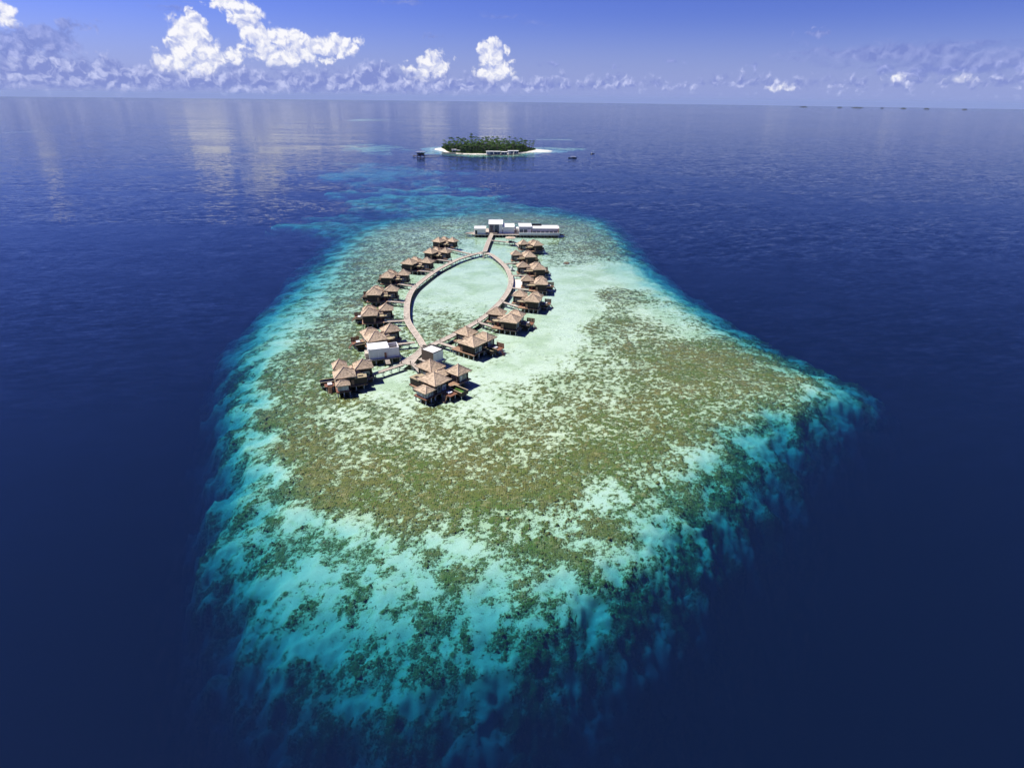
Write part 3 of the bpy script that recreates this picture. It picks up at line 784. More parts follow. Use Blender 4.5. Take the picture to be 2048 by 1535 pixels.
def make_daybed():
    t_ = empty('daybed', (0, 0, 0))
    b = MB().box(-1.0, 1.0, -0.9, 0.9, 0.12, 0.3)
    for x_ in (-.9, .9):
        for y_ in (-.8, .8): b.box(x_ - .07, x_ + .07, y_ - .07, y_ + .07, 0, 0.118)
    b.build('frame', M['red'], t_)
    mt = MB().box(-0.93, 0.93, -0.83, 0.83, 0.303, 0.52).build('mattress', M['cush'], t_)
    bv = mt.modifiers.new('bevel', 'BEVEL'); bv.width = 0.06; bv.segments = 2
    for y_ in (-.42, .42):
        pl = MB().box(-0.85, -0.45, y_ - .33, y_ + .33, 0.53, 0.70).build('pillow', M['cush'], t_)
        bv = pl.modifiers.new('bevel', 'BEVEL'); bv.width = 0.06; bv.segments = 2
    return t_
protos = {}
for k_ in ('one', 'two'):
    for s_ in (1, -1): protos[k_, s_] = villa(k_, s_)
DAY = make_daybed()
index_children()
def px2(u, v, z): return Vector(unpx(u, v, z))
ORD = ['', 'first', 'second', 'third', 'fourth', 'fifth', 'sixth', 'seventh']
used = set()
def place_villa(kind, sgn, pin, pout, label, bridge_from, bridge_label, day_label=None, side_off=2.4):
    """pin / pout: photo pixels of the near inner and near outer eave corner of the nearest roof"""
    a = px2(*pin, 5.9); b_ = px2(*pout, 5.9); d = b_ - a
    ang = math.atan2(d.y, d.x)
    o, day = protos[kind, sgn]
    if (kind, sgn) not in used: used.add((kind, sgn)); r = o
    else: r = copy_tree(o)
    k_ = min(1.02, max(.80, d.length / (9.8 if kind == 'one' else 10.2)))
    r.location = (a.x, a.y, 0); r.rotation_euler = (0, 0, ang); r.scale = (k_, k_, 1)
    tag(r, label, 'villa', 'thatched villas standing in the lagoon')
    mw = Matrix.Translation(r.location) @ Matrix.Rotation(ang, 4, 'Z') @ Matrix.Diagonal((k_, k_, 1, 1))
    if day_label:
        if 'day' in used: q = copy_tree(DAY)
        else: used.add('day'); q = DAY
        p_ = mw @ Vector((day[0], day[1] * sgn, FLOOR + 0.003)); q.location = p_; q.rotation_euler = (0, 0, ang + math.pi / 2)
        tag(q, day_label, 'daybed', 'white daybeds on the villa decks')
    if bridge_from:
        e = mw @ Vector((-3.62, side_off * sgn, 0))
        s0 = px2(*bridge_from, FLOOR)
        footbridge(s0, e, bridge_label)
    return r
def footbridge(a, b_, label, width=1.7, z=FLOOR, name='footbridge', cat='footbridge', group='footbridges from the boardwalk', kind_mat='walk'):
    d = Vector((b_.x - a.x, b_.y - a.y, 0)); L = d.length; ang = math.atan2(d.y, d.x)
    t_ = empty(name, (a.x, a.y, 0), ang, label, cat, group)
    h = width / 2
    MB().box(0, L, -h, h, z - 0.13, z - 0.006).build('deck', M[kind_mat], t_)
    MB().box(0.05, L - .05, -h + .06, -h + .26, z - 0.42, z - 0.134).box(0.05, L - .05, h - .26, h - .06, z - 0.42, z - 0.134).build('beam', M['beam'], t_)
    for s_ in (-1, 1):
        MB().box(0, L, s_ * h - .07, s_ * h + .07, z - .003, z + .10).build('kerb', M['kerb'], t_)
    n = max(2, int(L / 3.2)); pts = []
    for k in range(n):
        x_ = L * (k + 0.6) / n
        pts += [(x_, -h + .25), (x_, h - .25)]
    piles(t_, pts, z - 0.43, 0.15)
    return t_

# ------------------------------------------------------------------ boardwalks
def smooth_path(pts, step=3.0):
    P = [np.array(p[:2]) for p in pts]; out = []
    for i in range(len(P) - 1):
        p0, p1, p2, p3 = P[max(i - 1, 0)], P[i], P[i + 1], P[min(i + 2, len(P) - 1)]
        n = max(2, int(np.linalg.norm(p2 - p1) / step))
        for k in range(n):
            t_ = k / n
            out.append(0.5 * ((2 * p1) + (-p0 + p2) * t_ + (2 * p0 - 5 * p1 + 4 * p2 - p3) * t_ ** 2 + (-p0 + 3 * p1 - 3 * p2 + p3) * t_ ** 3))
    out.append(P[-1]); return np.array(out)
def ribbon(path, off0, off1, z0, z1):
    """solid strip following a path between two side offsets"""
    d = np.gradient(path, axis=0); d /= np.linalg.norm(d, axis=1)[:, None]; nrm = np.stack([-d[:, 1], d[:, 0]], 1)
    b = MB(); L_ = path + nrm * np.reshape(off1, (-1, 1)); R_ = path + nrm * np.reshape(off0, (-1, 1)); n = len(path)
    vs = []
    for i in range(n): vs += [(*R_[i], z1), (*L_[i], z1), (*L_[i], z0), (*R_[i], z0)]
    fs = []
    for i in range(n - 1):
        o, q = i * 4, i * 4 + 4
        fs += [(o, q, q + 1, o + 1), (o + 1, q + 1, q + 2, o + 2), (o + 2, q + 2, q + 3, o + 3), (o + 3, q + 3, q, o)]
    fs += [(0, 1, 2, 3), ((n - 1) * 4 + 3, (n - 1) * 4 + 2, (n - 1) * 4 + 1, (n - 1) * 4)]
    return b.add(vs, fs), L_, R_
def boardwalk(pxs, width, label, z=FLOOR, w_end=None):
    path = smooth_path([px2(u, v, z) for u, v in pxs])
    base = path[0]
    t_ = empty('boardwalk', (base[0], base[1], 0), 0, label, 'boardwalk')
    pl = path - base
    wv = np.full(len(pl), width / 2)
    if w_end: wv = np.interp(np.linspace(0, 1, len(pl)), [0, 0.55, 1], [width / 2, width / 2, w_end / 2])
    b, L_, R_ = ribbon(pl, -wv, wv, z - 0.15, z); b.build('deck', M['walk'], t_)
    for o0, o1 in ((-wv + .12, -wv + .42), (wv - .42, wv - .12), (-wv * 0 - .15, wv * 0 + .15)):
        ribbon(pl, o0, o1, z - 0.55, z - 0.153)[0].build('beam', M['beam'], t_)
    for o0, o1 in ((-wv - .04, -wv + .20), (wv - .20, wv + .04)):
        ribbon(pl, o0, o1, z + 0.004, z + 0.13)[0].build('kerb', M['kerb'], t_)
    d = np.gradient(pl, axis=0); d /= np.linalg.norm(d, axis=1)[:, None]; nr = np.stack([-d[:, 1], d[:, 0]], 1)
    acc = 0; pts = []
    for i in range(1, len(pl)):
        acc += np.linalg.norm(pl[i] - pl[i - 1])
        if acc > 4.2:
            acc = 0
            for s_ in (-1, 1): pts.append(tuple(pl[i] + nr[i] * s_ * (wv[i] - .35)))
    piles(t_, pts, z - 0.56, 0.19)
    return t_
LEFT = [(847,692),(837,675),(823,655),(814.5,639),(813.5,620),(814.5,607),(819,590),(829,575),(846,560),(872,541),(895,528.5),(917,518),(940,510.5),(955,506.5),(966,503.5)]
RIGHT = [(974,505.5),(984,510),(998,520.5),(1010,532),(1016.5,542),(1021.5,555),(1021.5,566),(1018,578),(1011,590),(1001,603),(990,614),(976,627),(960,639),(940,651),(911,667),(885,680),(862,690)]
boardwalk(LEFT, 2.9, 'pinkish timber boardwalk curving past the left-hand row of villas')
boardwalk(RIGHT, 2.9, 'pinkish timber boardwalk curving past the right-hand row of villas')
boardwalk([(853,690),(845,699),(836,707),(824,717),(812,728)], 3.4, 'short timber boardwalk ending in a flared fork between the two nearest villas', w_end=6.0)
boardwalk([(969.5,503),(974,490),(979,478),(983,469)], 3.1, 'straight timber boardwalk leading from the far tip of the ring to the white restaurant')
# lookout where the far ends of the ring meet
c0 = px2(967, 506, FLOOR)
lk = empty('lookout_platform', (c0.x, c0.y, 0), 0.02, 'pale square lookout platform with steps where the two curved boardwalks meet', 'platform')
MB().box(-3.4, 3.4, -3.2, -0.9, FLOOR - .12, FLOOR + .06).build('deck', M['kerb'], lk)
MB().box(-0.5, 0.5, -3.75, -3.22, FLOOR + .06, FLOOR + .5).box(-1.3, -.9, -2.2, -1.7, FLOOR + .063, FLOOR + .6).box(.9, 1.3, -2.2, -1.7, FLOOR + .063, FLOOR + .6).build('bench', M['dark'], lk)
s_ = MB()
for k in range(7): s_.box(-.7, .7, -4.15 - k * .4, -3.8 - k * .4, FLOOR - .35 - k * .3, FLOOR - .25 - k * .3)
s_.build('steps', M['walk'], lk)
piles(lk, [(-2.9, -2.8), (2.9, -2.8), (-2.9, -1.2), (2.9, -1.2), (0, -2.9)], FLOOR - .13, .2)

# ------------------------------------------------------------------ the villas
RV = [((1067.7,491.7),(1087.6,490.2),None),((1049.8,514.5),(1073,513.7),(991,514.5)),((1066,539.8),(1093.2,538.9),(1007,527.5)),
      ((1068.3,568.7),(1096,569.3),(1024,551)),((1046.6,602),(1078.5,604.8),(1022,577)),((996,642),(1034,646.7),(1005,602)),((913.5,684.5),(948,695),(958,644))]
# each right-hand villa is reached at its near side from the boardwalk
RB = [None, (1010,527.5), (1025,551), (1021,575), (1006,604), (958,644.5), (878,685)]
for i, (pa, pb_, _) in enumerate(RV):
    far = i + 1
    lab = ['', 'farthest thatched villa of the right-hand row, closest to the white restaurant', 'second thatched villa from the restaurant end of the right-hand row',
           'third thatched villa from the restaurant end of the right-hand row', 'thatched villa behind a pale sandbank, fourth in the right-hand row',
           'fifth thatched villa from the restaurant end of the right-hand row', 'thatched villa next to the nearest in the right-hand row, sixth from the restaurant',
           'thatched villa with green pool just beyond the slatted box building, right-hand row'][far]
    fb = 'footbridge to the ' + ['', 'villa nearest the restaurant', 'second right-hand villa from the restaurant', 'third right-hand villa from the restaurant', 'right-hand villa behind the sandbank',
          'fifth right-hand villa from the restaurant', 'sixth right-hand villa from the restaurant', 'right-hand villa beside the slatted box building'][far]
    dl = 'white daybed by the pool of the ' + fb[17:] if far >= 3 else None
    place_villa('one', 1, pa, pb_, lab, RB[i], fb, dl)
LV = [((879.8,485),(864.4,482.6)),((864.4,507.5),(847.3,505)),((825,529.6),(799.7,526.9)),((784.8,556),(757.8,555)),((761,590),(730,589.8)),((755.2,630.7),(721.4,632.5)),((776,677.7),(735.6,684.5))]
LB = [(945,508.5), (905,523), (868,544), (832,573), (811,605), (809,641), (830,684)]
for i, (pa, pb_) in enumerate(LV):
    far = i + 1
    lab = ['', 'farthest thatched villa of the left-hand row', 'second thatched villa from the far end of the left-hand row', 'third thatched villa from the far end of the left-hand row',
           'fourth thatched villa from the far end, middle of the left-hand row', 'fifth thatched villa from the far end of the left-hand row', 'sixth thatched villa from the far end of the left-hand row',
           'thatched villa right behind the white flat-roofed building, left-hand row'][far]
    nm = ['', 'farthest left-hand villa', 'second left-hand villa from the far end', 'third left-hand villa from the far end', 'fourth left-hand villa from the far end', 'fifth left-hand villa from the far end',
          'sixth left-hand villa from the far end', 'left-hand villa behind the white flat-roofed building'][far]
    place_villa('one', -1, pa, pb_, lab, LB[i], 'footbridge to the ' + nm, ('white daybed on the deck of the ' + nm) if far >= 4 else None)
place_villa('two', 1, (832,757), (870,773), 'large thatched villa nearest the camera in the middle, with long green pool', (826,727), 'footbridge from the fork to the large villa with the long green pool',
            'white daybed above the steps of the large villa with the long green pool', 8.4)
place_villa('two', -1, (713,752), (672.5,757.5), 'large thatched villa at the lower left with low thatched bay', (806,728), 'footbridge from the fork to the large lower left villa',
            'white daybed on the deck of the large lower left villa', 8.4)

# ------------------------------------------------------------------ white restaurant on its platform at the far tip
ra = px2(946.7, 468.7, FLOOR); rb = px2(1119.6, 470.0, FLOOR)
rd = rb - ra; RL = rd.length; rang = math.atan2(rd.y, rd.x)
RMW = Matrix.Translation((ra.x, ra.y, 0)) @ Matrix.Rotation(rang, 4, 'Z')
def rx(u):
    """photo column -> distance along the platform's front edge"""
    lo, hi = -30.0, RL + 30
    for _ in range(40):
        mid = (lo + hi) / 2; p_ = RMW @ Vector((mid, 0, FLOOR))
        c = CAM_R.transposed() @ (p_ - Vector((0, 0, CAM_H)))
        if 1024 + FPX * c.x / -c.z < u: lo = mid
        else: hi = mid
    return lo
def rthing(name, x, y, label, cat, group=None):
    p_ = RMW @ Vector((x, y, 0)); return empty(name, p_, rang, label, cat, group)
pf = rthing('restaurant_platform', 0, 0, 'long timber platform on white piles carrying the white restaurant', 'platform')
MB().box(0, RL, 0, 25, FLOOR - .2, FLOOR).build('deck', M['walk'], pf)
MB().box(0, RL, -.12, -.003, FLOOR - .5, FLOOR - .02).build('fascia', M['kerb'], pf)
for y_ in (0.9, 8, 16, 24): MB().box(.1, RL - .1, y_ - .2, y_ + .2, FLOOR - .6, FLOOR - .203).build('beam', M['beam'], pf)
piles(pf, [(1.0 + k * (RL - 2) / 24, 0.9) for k in range(25)] + [(1.0 + k * (RL - 2) / 12, y_) for k in range(13) for y_ in (8, 16, 24)], FLOOR - .62, .28)
def pavilion(u0, u1, y0, dep, h, label, glazed=0, fascia=False, over=0.35):
    x0, x1 = rx(u0), rx(u1); W_ = x1 - x0
    t_ = rthing('restaurant_pavilion', x0, y0, label, 'building', 'white restaurant buildings')
    zt = FLOOR + h; z0 = FLOOR + .003
    if glazed:
        xg = W_ * 0.74
        MB().box(xg + .003, W_, 0, dep, z0, zt).build('wall', M['white'], t_)
        MB().box(0, xg, 3.2, dep, z0, zt).build('wall', M['white'], t_)
        wf = MB()
        for k in range(glazed + 1): wf.box(k * (xg - .2) / glazed, k * (xg - .2) / glazed + .2, 3.0, 3.19, z0, zt - .3)
        wf = wf.build('window', M['dark'], t_)
        for k in range(glazed):
            MB().box(k * (xg - .2) / glazed + .2, (k + 1) * (xg - .2) / glazed, 3.05, 3.15, z0, zt - .3).build('pane', M['bluegl'], wf)
        for x_ in (0.2, xg * .5): MB().box(x_, x_ + .3, .1, .4, z0, zt).build('column', M['white'], t_)
    else:
        wl = MB().box(0, W_, 0, dep, z0, zt).build('wall', M['white'], t_)
        if fascia:
            MB().box(0.05, W_ - .05, -.06, -.003, zt - 2.0, zt - .02).build('fascia', M['grey'], t_)
            for k in range(max(2, int(W_ / 3.4))):
                MB().box(.4 + k * 3.4, 3.2 + k * 3.4, -.05, -.003, z0 + .1, zt - 2.1).build('pane', M['bluegl'], t_)
    r = MB().box(-over, W_ + over, -over - .3, dep + over, zt + .003, zt + .28)
    r.build('roof', M['roofw'], t_)
    for (a, b_, c, d) in ((-over, W_ + over, dep + over - .2, dep + over), (-over, -over + .2, -over, dep + over - .2), (W_ + over - .2, W_ + over, -over, dep + over - .2)):
        MB().box(a, b_, c, d, zt + .283, zt + .5).build('parapet', M['roofw'], t_)
    return t_, W_
p1, W1 = pavilion(949, 971, 0.9, 9.5, 4.3, 'small square white pavilion at the left end of the restaurant platform')
MB().box(.6, 2.2, -.06, -.003, FLOOR + .05, FLOOR + 3.0).build('opening', M['dark'], p1)
pavilion(977.5, 1005, 4, 18, 7.2, 'tallest white restaurant building, with dark glazed front at the end of the boardwalk', glazed=4)
pavilion(1006, 1028.5, 4.2, 14, 5.1, 'blank white restaurant building right of the tallest one')
pavilion(1038.5, 1063, 5, 13, 5.3, 'white restaurant building with grey fascia left of the longest one', fascia=True)
p5, W5 = pavilion(1064.8, 1118.5, 5, 12, 4.0, 'longest white restaurant building with grey fascia at the right end', fascia=True)
eq = MB()
for k in range(5): eq.box(.6 + k * 1.5, 1.7 + k * 1.5, 10.0, 11.5, FLOOR + 4.29, FLOOR + 5.9)
eq.box(.3, 8.0, 9.7, 9.8, FLOOR + 4.29, FLOOR + 5.6)
eq.build('roof_plant', M['dark'], p5)
x0, x1 = rx(1037.5), rx(1119.4)
tw = rthing('terrace_wall', x0, .15, 'long low white terrace wall along the right half of the restaurant platform', 'wall')
MB().box(0, x1 - x0, 0, .25, FLOOR + .003, FLOOR + 1.55).build('panel', M['white'], tw)
MB().box(-.05, x1 - x0 + .05, -.05, .3, FLOOR + 1.553, FLOOR + 1.63).build('coping', M['roofw'], tw)
x0, x1 = rx(1029.8), rx(1037)
k1 = rthing('service_kiosk', x0, 9, 'small low white kiosk in the gap between restaurant buildings', 'kiosk')
MB().box(0, x1 - x0, 0, 6, FLOOR + .003, FLOOR + 3.0).build('wall', M['white'], k1)
MB().box(-.2, x1 - x0 + .2, -.3, 6.2, FLOOR + 3.003, FLOOR + 3.2).build('roof', M['roofw'], k1)
MB().box(.5, 1.5, -.05, -.003, FLOOR + .01, FLOOR + 2.1).build('door', M['red'], k1)
sc_ = rthing('screen_wall', RL - .9, 2.0, 'red-brown timber screen closing the right end of the restaurant platform', 'screen')
for k in range(6): MB().box(0, .15, k * 2.6, k * 2.6 + 2.45, FLOOR + .003, FLOOR + 4.6).build('panel', M['red'], sc_)
ld = rthing('landing_stage', RL + .1, 3, 'small dark landing stage at the right end of the restaurant platform', 'jetty')
MB().box(0, 4.5, 0, 4, FLOOR - .9, FLOOR - .75).build('deck', M['beam'], ld)
piles(ld, [(.6, .5), (4, .5), (.6, 3.5), (4, 3.5)], FLOOR - .91, .15)
for x_ in (.3, 4.2): MB().box(x_ - .05, x_ + .05, .2, .3, FLOOR - .747, FLOOR + .9).build('post', M['beam'], ld)
sd = rthing('sun_deck', -7.2, 3.0, 'tan triangular sun deck at the left end of the restaurant platform', 'deck')
MB().prism([(0, 2), (7.1, -1), (7.1, 6)], FLOOR - .35, FLOOR - .2).build('deck', M['walk'], sd)
for k in range(6): MB().tube([(.4 + k * .2, 2.0 + k * .4, FLOOR - .1), (6.9, -0.6 + k * 1.2, FLOOR + .5)], [.1, .1], 5).build('pole', M['kerb'], sd)
piles(sd, [(1.4, 2.2), (6.4, 0), (6.4, 5.2)], FLOOR - .36, .18)
# furniture and planters in front of the tall pavilion
for k, (u, y_, lb) in enumerate(((974, 2.0, 'tan timber reception desk left of the boardwalk end'), (990, 2.2, 'low tan planter box right of the boardwalk end'))):
    o = rthing(('reception_desk', 'planter_box')[k], rx(u), y_, lb, ('desk', 'planter')[k])
    MB().box(-1.6, 1.6, -.6, .6, FLOOR + .003, FLOOR + 1.05).build('body', M['walk'], o)
    MB().box(-1.7, 1.7, -.7, .7, FLOOR + 1.053, FLOOR + 1.15).build('top', M['tan'], o)

# gazebo on its round deck
g0 = px2(1020.8, 483.8, FLOOR)
gz_ = empty('gazebo', (g0.x, g0.y, 0), 0, 'round open gazebo with pale flat roof between the restaurant and the right-hand villas', 'gazebo')
MB().cyl(0, 0, 3.5, 3.5, FLOOR - .2, FLOOR, 24).build('deck', M['kerb'], gz_)
rf = MB().cyl(0, 0, 3.9, 3.9, FLOOR + 3.0, FLOOR + 3.35, 24).build('roof', M['kerb'], gz_)
MB().cyl(0, 0, 3.2, .2, FLOOR + 3.353, FLOOR + 4.2, 24).build('roof_top', M['thatch'], rf)
for k in range(8):
    a_ = 2 * math.pi * (k + .5) / 8
    MB().cyl(2.9 * math.cos(a_), 2.9 * math.sin(a_), .13, .13, FLOOR + .003, FLOOR + 3.0, 6).build('post', M['beam'], gz_)
MB().cyl(0, 0, 1.1, 1.1, FLOOR + .003, FLOOR + .8, 12).build('table', M['dark'], gz_)
piles(gz_, [(2.9 * math.cos(2 * math.pi * k / 7), 2.9 * math.sin(2 * math.pi * k / 7)) for k in range(7)], FLOOR - .21, .17)
footbridge(px2(981.5, 480.5, FLOOR), g0 + Vector((-3.3, 0.3, 0)), 'footbridge from the straight boardwalk to the round gazebo', 2.0)
r1 = px2(1067.7, 491.7, 5.9)
footbridge(g0 + Vector((3.3, -.4, 0)), Vector((r1.x - 9.3, r1.y + 11.5, 0)), 'footbridge from the round gazebo to the villa nearest the restaurant')

# ------------------------------------------------------------------ white flat-roofed building and slatted box by the fork
zt = 6.2
fl, fr_, bl = px2(738.8, 700, zt), px2(777.8, 695.3, zt), px2(735, 690.7, zt); f2 = px2(797.7, 693.6, zt)
d = f2 - fl; ang = math.atan2(d.y, d.x); W1 = (fr_ - fl).length; W2 = (f2 - fl).length; dp = 7.0
wh = empty('service_building', (fl.x, fl.y, 0), ang, 'white flat-roofed service building with one dark door, left of the fork', 'building')
MB().box(0, W1, 0, dp, FLOOR + .003, zt).build('wall', M['white'], wh)
MB().box(-.12, W1 + .12, -.12, dp + .12, zt + .003, zt + .22).build('roof', M['roofw'], wh)
MB().box(-.4, -.003, -.2, dp + .1, FLOOR + .003, zt + .5).build('end_wall', M['white'], wh)
for (a, b_, c, e) in ((W1 + .003, W2, 0, .25), (W1 + .003, W2, dp - 1.2, dp - .95), (W2 - .25, W2, .253, dp - 1.203)):
    MB().box(a, b_, c, e, FLOOR + .003, zt - .05).build('yard_wall', M['white'], wh)
MB().box(W1 + .1, W2 - .3, .3, dp - 1.3, FLOOR + 2.2, FLOOR + 2.35).build('yard_roof', M['slat'], wh)
dr = MB().box(W1 * .74, W1 * .74 + 1.25, -.08, -.003, FLOOR + .02, FLOOR + 2.45).build('door', M['red'], wh)
MB().box(W1 * .74 + 1.0, W1 * .74 + 1.1, -.13, -.083, FLOOR + 1.0, FLOOR + 1.15).build('handle', M['frame'], dr)
for k in (.43, .69, .87, 1.0): MB().box(W1 * k - .12, W1 * k + .12, -.1, -.003, FLOOR + .01, zt - .02).build('pilaster', M['roofw'], wh)
deck(wh, -1.8, W2 + .8, -1.1, dp + .4, 'walk')
MB().box(-1.75, -.5, 1.0, 5.0, FLOOR + .003, FLOOR + 2.4).build('screen', M['walk'], wh)
st = MB()
for k in range(9): st.box(W1 * .74 - .2, W1 * .74 + 1.7, -1.55 - k * .5, -1.12 - k * .5, FLOOR - .12 - k * .05, FLOOR - .02 - k * .05)
st.build('ramp', M['walk'], wh)
piles(wh, grid(-1.0, W2, -.6, dp - .4, 5, 3), FLOOR - .47, .22)
zt = 6.4
L_, F_, R_ = px2(842.6, 698.5, zt), px2(866, 706.7, zt), px2(888, 699, zt)
d = F_ - L_; ang = math.atan2(d.y, d.x); WX = d.length; WY = min(8.5, (R_ - F_).length)
bx_ = empty('box_building', (L_.x, L_.y, 0), ang, 'cube-shaped building with brown slatted side and white wall right of the fork', 'building')
MB().box(.12, WX, .12, WY - .12, FLOOR + .003, zt).build('wall', M['white'], bx_)
MB().box(.25, WX - .2, .25, WY - .3, zt + .003, zt + .1).build('roof', M['roofw'], bx_)
for k in range(26):
    x_ = WX * k / 26; MB().box(x_ + .02, x_ + WX / 26 - .05, 0, .1, FLOOR + .02, zt + .25).build('slat', M['slat'], bx_)
for k in range(20):
    y_ = WY * k / 20; MB().box(0, .1, y_ + .12, y_ + WY / 20 + .04, FLOOR + .02, zt + .25).build('slat', M['slat'], bx_)
for k in range(9): MB().box(.3 + k * WX / 9, .75 + k * WX / 9, WY - .12, WY + .9, zt + .05, zt + .3).build('rafter', M['dark'], bx_)
for k in range(6): MB().box(-.9, .1, .6 + k * WY / 6, 1.0 + k * WY / 6, zt + .26, zt + .45).build('rafter', M['dark'], bx_)
MB().box(WX + .003, WX + .12, 0, WY, zt - .1, zt + .3).build('coping', M['dark'], bx_)
deck(bx_, -1.4, WX + 1.0, -1.0, WY + .8, 'walk')
piles(bx_, grid(-.6, WX + .4, -.4, WY, 3, 3), FLOOR - .47, .22)

# lamp posts where the footbridges leave the boardwalk
SPOT = [((1008,527), 'second right-hand villa'), ((1023.5,549.5), 'third right-hand villa'), ((1024,572), 'right-hand villa behind the sandbank'), ((1004,604.5), 'fifth right-hand villa'), ((955.5,645.5), 'sixth right-hand villa'),
        ((880,683), 'villa beside the slatted box'), ((943,507.5), 'farthest left-hand villa'), ((903,522.5), 'second left-hand villa'), ((866,543.5), 'third left-hand villa'), ((831,571), 'fourth left-hand villa'),
        ((810.5,602), 'fifth left-hand villa'), ((810,638), 'sixth left-hand villa'), ((832,682), 'villa behind the white building'), ((803,727), 'large lower left villa'), ((821,728), 'large villa with the long pool')]
for (u, v), nm in SPOT:
    p_ = px2(u, v, FLOOR)
    o = empty('bollard_lamp', (p_.x, p_.y, FLOOR + .134), 0, 'dark bollard lamp at the footbridge of the ' + nm, 'lamp', 'bollard lamps along the boardwalk')
    MB().box(-.12, .12, -.12, .12, 0, 1.0).build('post', M['dark'], o)
    MB().box(-.2, .2, -.2, .2, 1.003, 1.25).build('head', M['dark'], o)

# ------------------------------------------------------------------ small things on the flat
def mound(name, pxs, h, mat, seed=0):
    P_ = np.array([px2(u, v, 0)[:2] for u, v in pxs]); c = P_.mean(0); n = 28; b = MB(); R_ = random.Random(seed)
    ang_ = np.arctan2(P_[:, 1] - c[1], P_[:, 0] - c[0]); o_ = np.argsort(ang_); ang_ = ang_[o_]; rad = np.linalg.norm(P_ - c, axis=1)[o_]
    vs = [(0, 0, h)]; fs = []; rings = 5
    for i in range(1, rings + 1):
        for k in range(n):
            a_ = -math.pi + 2 * math.pi * k / n
            r_ = np.interp(a_, np.concatenate([ang_ - 2 * math.pi, ang_, ang_ + 2 * math.pi]), np.tile(rad, 3)) * (1 + .05 * math.sin(5 * a_ + seed))
            f_ = i / rings
            vs.append((r_ * f_ * 1.25 * math.cos(a_), r_ * f_ * 1.25 * math.sin(a_), h - (h + .8) * f_ ** 3 + R_.uniform(-.02, .02)))
    fs += [(0, 1 + k, 1 + (k + 1) % n) for k in range(n)]
    for i in range(rings - 1):
        o0 = 1 + i * n; fs += [(o0 + k, o0 + n + k, o0 + n + (k + 1) % n, o0 + (k + 1) % n) for k in range(n)]
    o = link_mesh(name, vs, fs, mat, None, True); o.location = (c[0], c[1], 0); return o
tag(mound('sandbank', [(1029, 556), (1043, 556), (1047, 565), (1043, 576), (1028, 577), (1027, 566)], .22, M['sand'], 3), kind='structure')
rk = mound('reef_rock', [(1128, 526), (1133, 523.5), (1139, 526), (1133, 527.5)], .5, M['rock'], 5)
tag(rk, 'small brown rock breaking the surface on the sand right of the villas', 'rock')

def boat(name, L, Wd, label, cat, u, v, rz, dark=True, canopy=True, group=None):
    p_ = px2(u, v, 0); t_ = empty(name, (p_.x, p_.y, 0), rz, label, cat, group)
    n = 11; vs = []
    for i in range(n):
        k = i / (n - 1) * 2 - 1; x_ = k * L / 2
        w_ = Wd / 2 * (1 - abs(k) ** 3.0) ** .7 + .04; sh = .35 * L / 12 * (abs(k) ** 2.5) * (1.8 if k > 0 else 1.0)
        zt_ = .10 * Wd + .35 + sh
        vs += [(x_, -w_, zt_), (x_ * .95, -w_ * .55, -.45), (x_ * .95, w_ * .55, -.45), (x_, w_, zt_)]
    fs = []
    for i in range(n - 1):
        o = i * 4
        for k in range(3): fs.append((o + k, o + k + 1, o + 5 + k, o + 4 + k))
        fs.append((o + 3, o, o + 4, o + 7))
    MB().add(vs, fs).build('hull', M['hull'] if dark else M['white'], t_, False)
    if canopy:
        zc = .10 * Wd + 2.6
        MB().box(-L * .34, L * .28, -Wd * .42, Wd * .42, zc, zc + .18).build('canopy', M['frame'], t_)
        for x_ in (-.33, -.12, .08, .27):
            for y_ in (-.4, .4): MB().box(L * x_ - .06, L * x_ + .06, Wd * y_ - .06, Wd * y_ + .06, .3, zc - .003).build('post', M['dark'], t_)
        MB().box(-L * .3, L * .05, -Wd * .3, Wd * .3, .5, 1.7).build('cabin', M['dark'], t_)
    else:
        c = MB().add([(-L * .28, -Wd * .36, .8), (L * .16, -Wd * .3, .8), (L * .16, Wd * .3, .8), (-L * .28, Wd * .36, .8), (-L * .24, -Wd * .3, 2.3), (L * .02, -Wd * .24, 2.3), (L * .02, Wd * .24, 2.3), (-L * .24, Wd * .3, 2.3)],
                     [(4, 5, 6, 7), (0, 1, 5, 4), (1, 2, 6, 5), (2, 3, 7, 6), (3, 0, 4, 7)])
        c.build('cabin', M['roofw'], t_)
        MB().box(L * .06, L * .1, -Wd * .25, Wd * .25, .9, 1.7).build('windscreen', M['bluegl'], t_)
    return t_
boat('wooden_boat', 17, 4.2, 'dark wooden boat with pale canopy moored right of the palm island', 'boat', 1145.5, 316.5, 0.12 + math.pi)
boat('motor_boat', 8.6, 3.0, 'small motor boat with white cabin, rightmost boat on the water', 'boat', 1185, 308, 0.1, True, False)
boat('small_boat', 3.6, 1.6, 'tiny pale boat moored between the right-hand boardwalk and the third villa', 'boat', 1024.5, 540.5, .5, False, False)

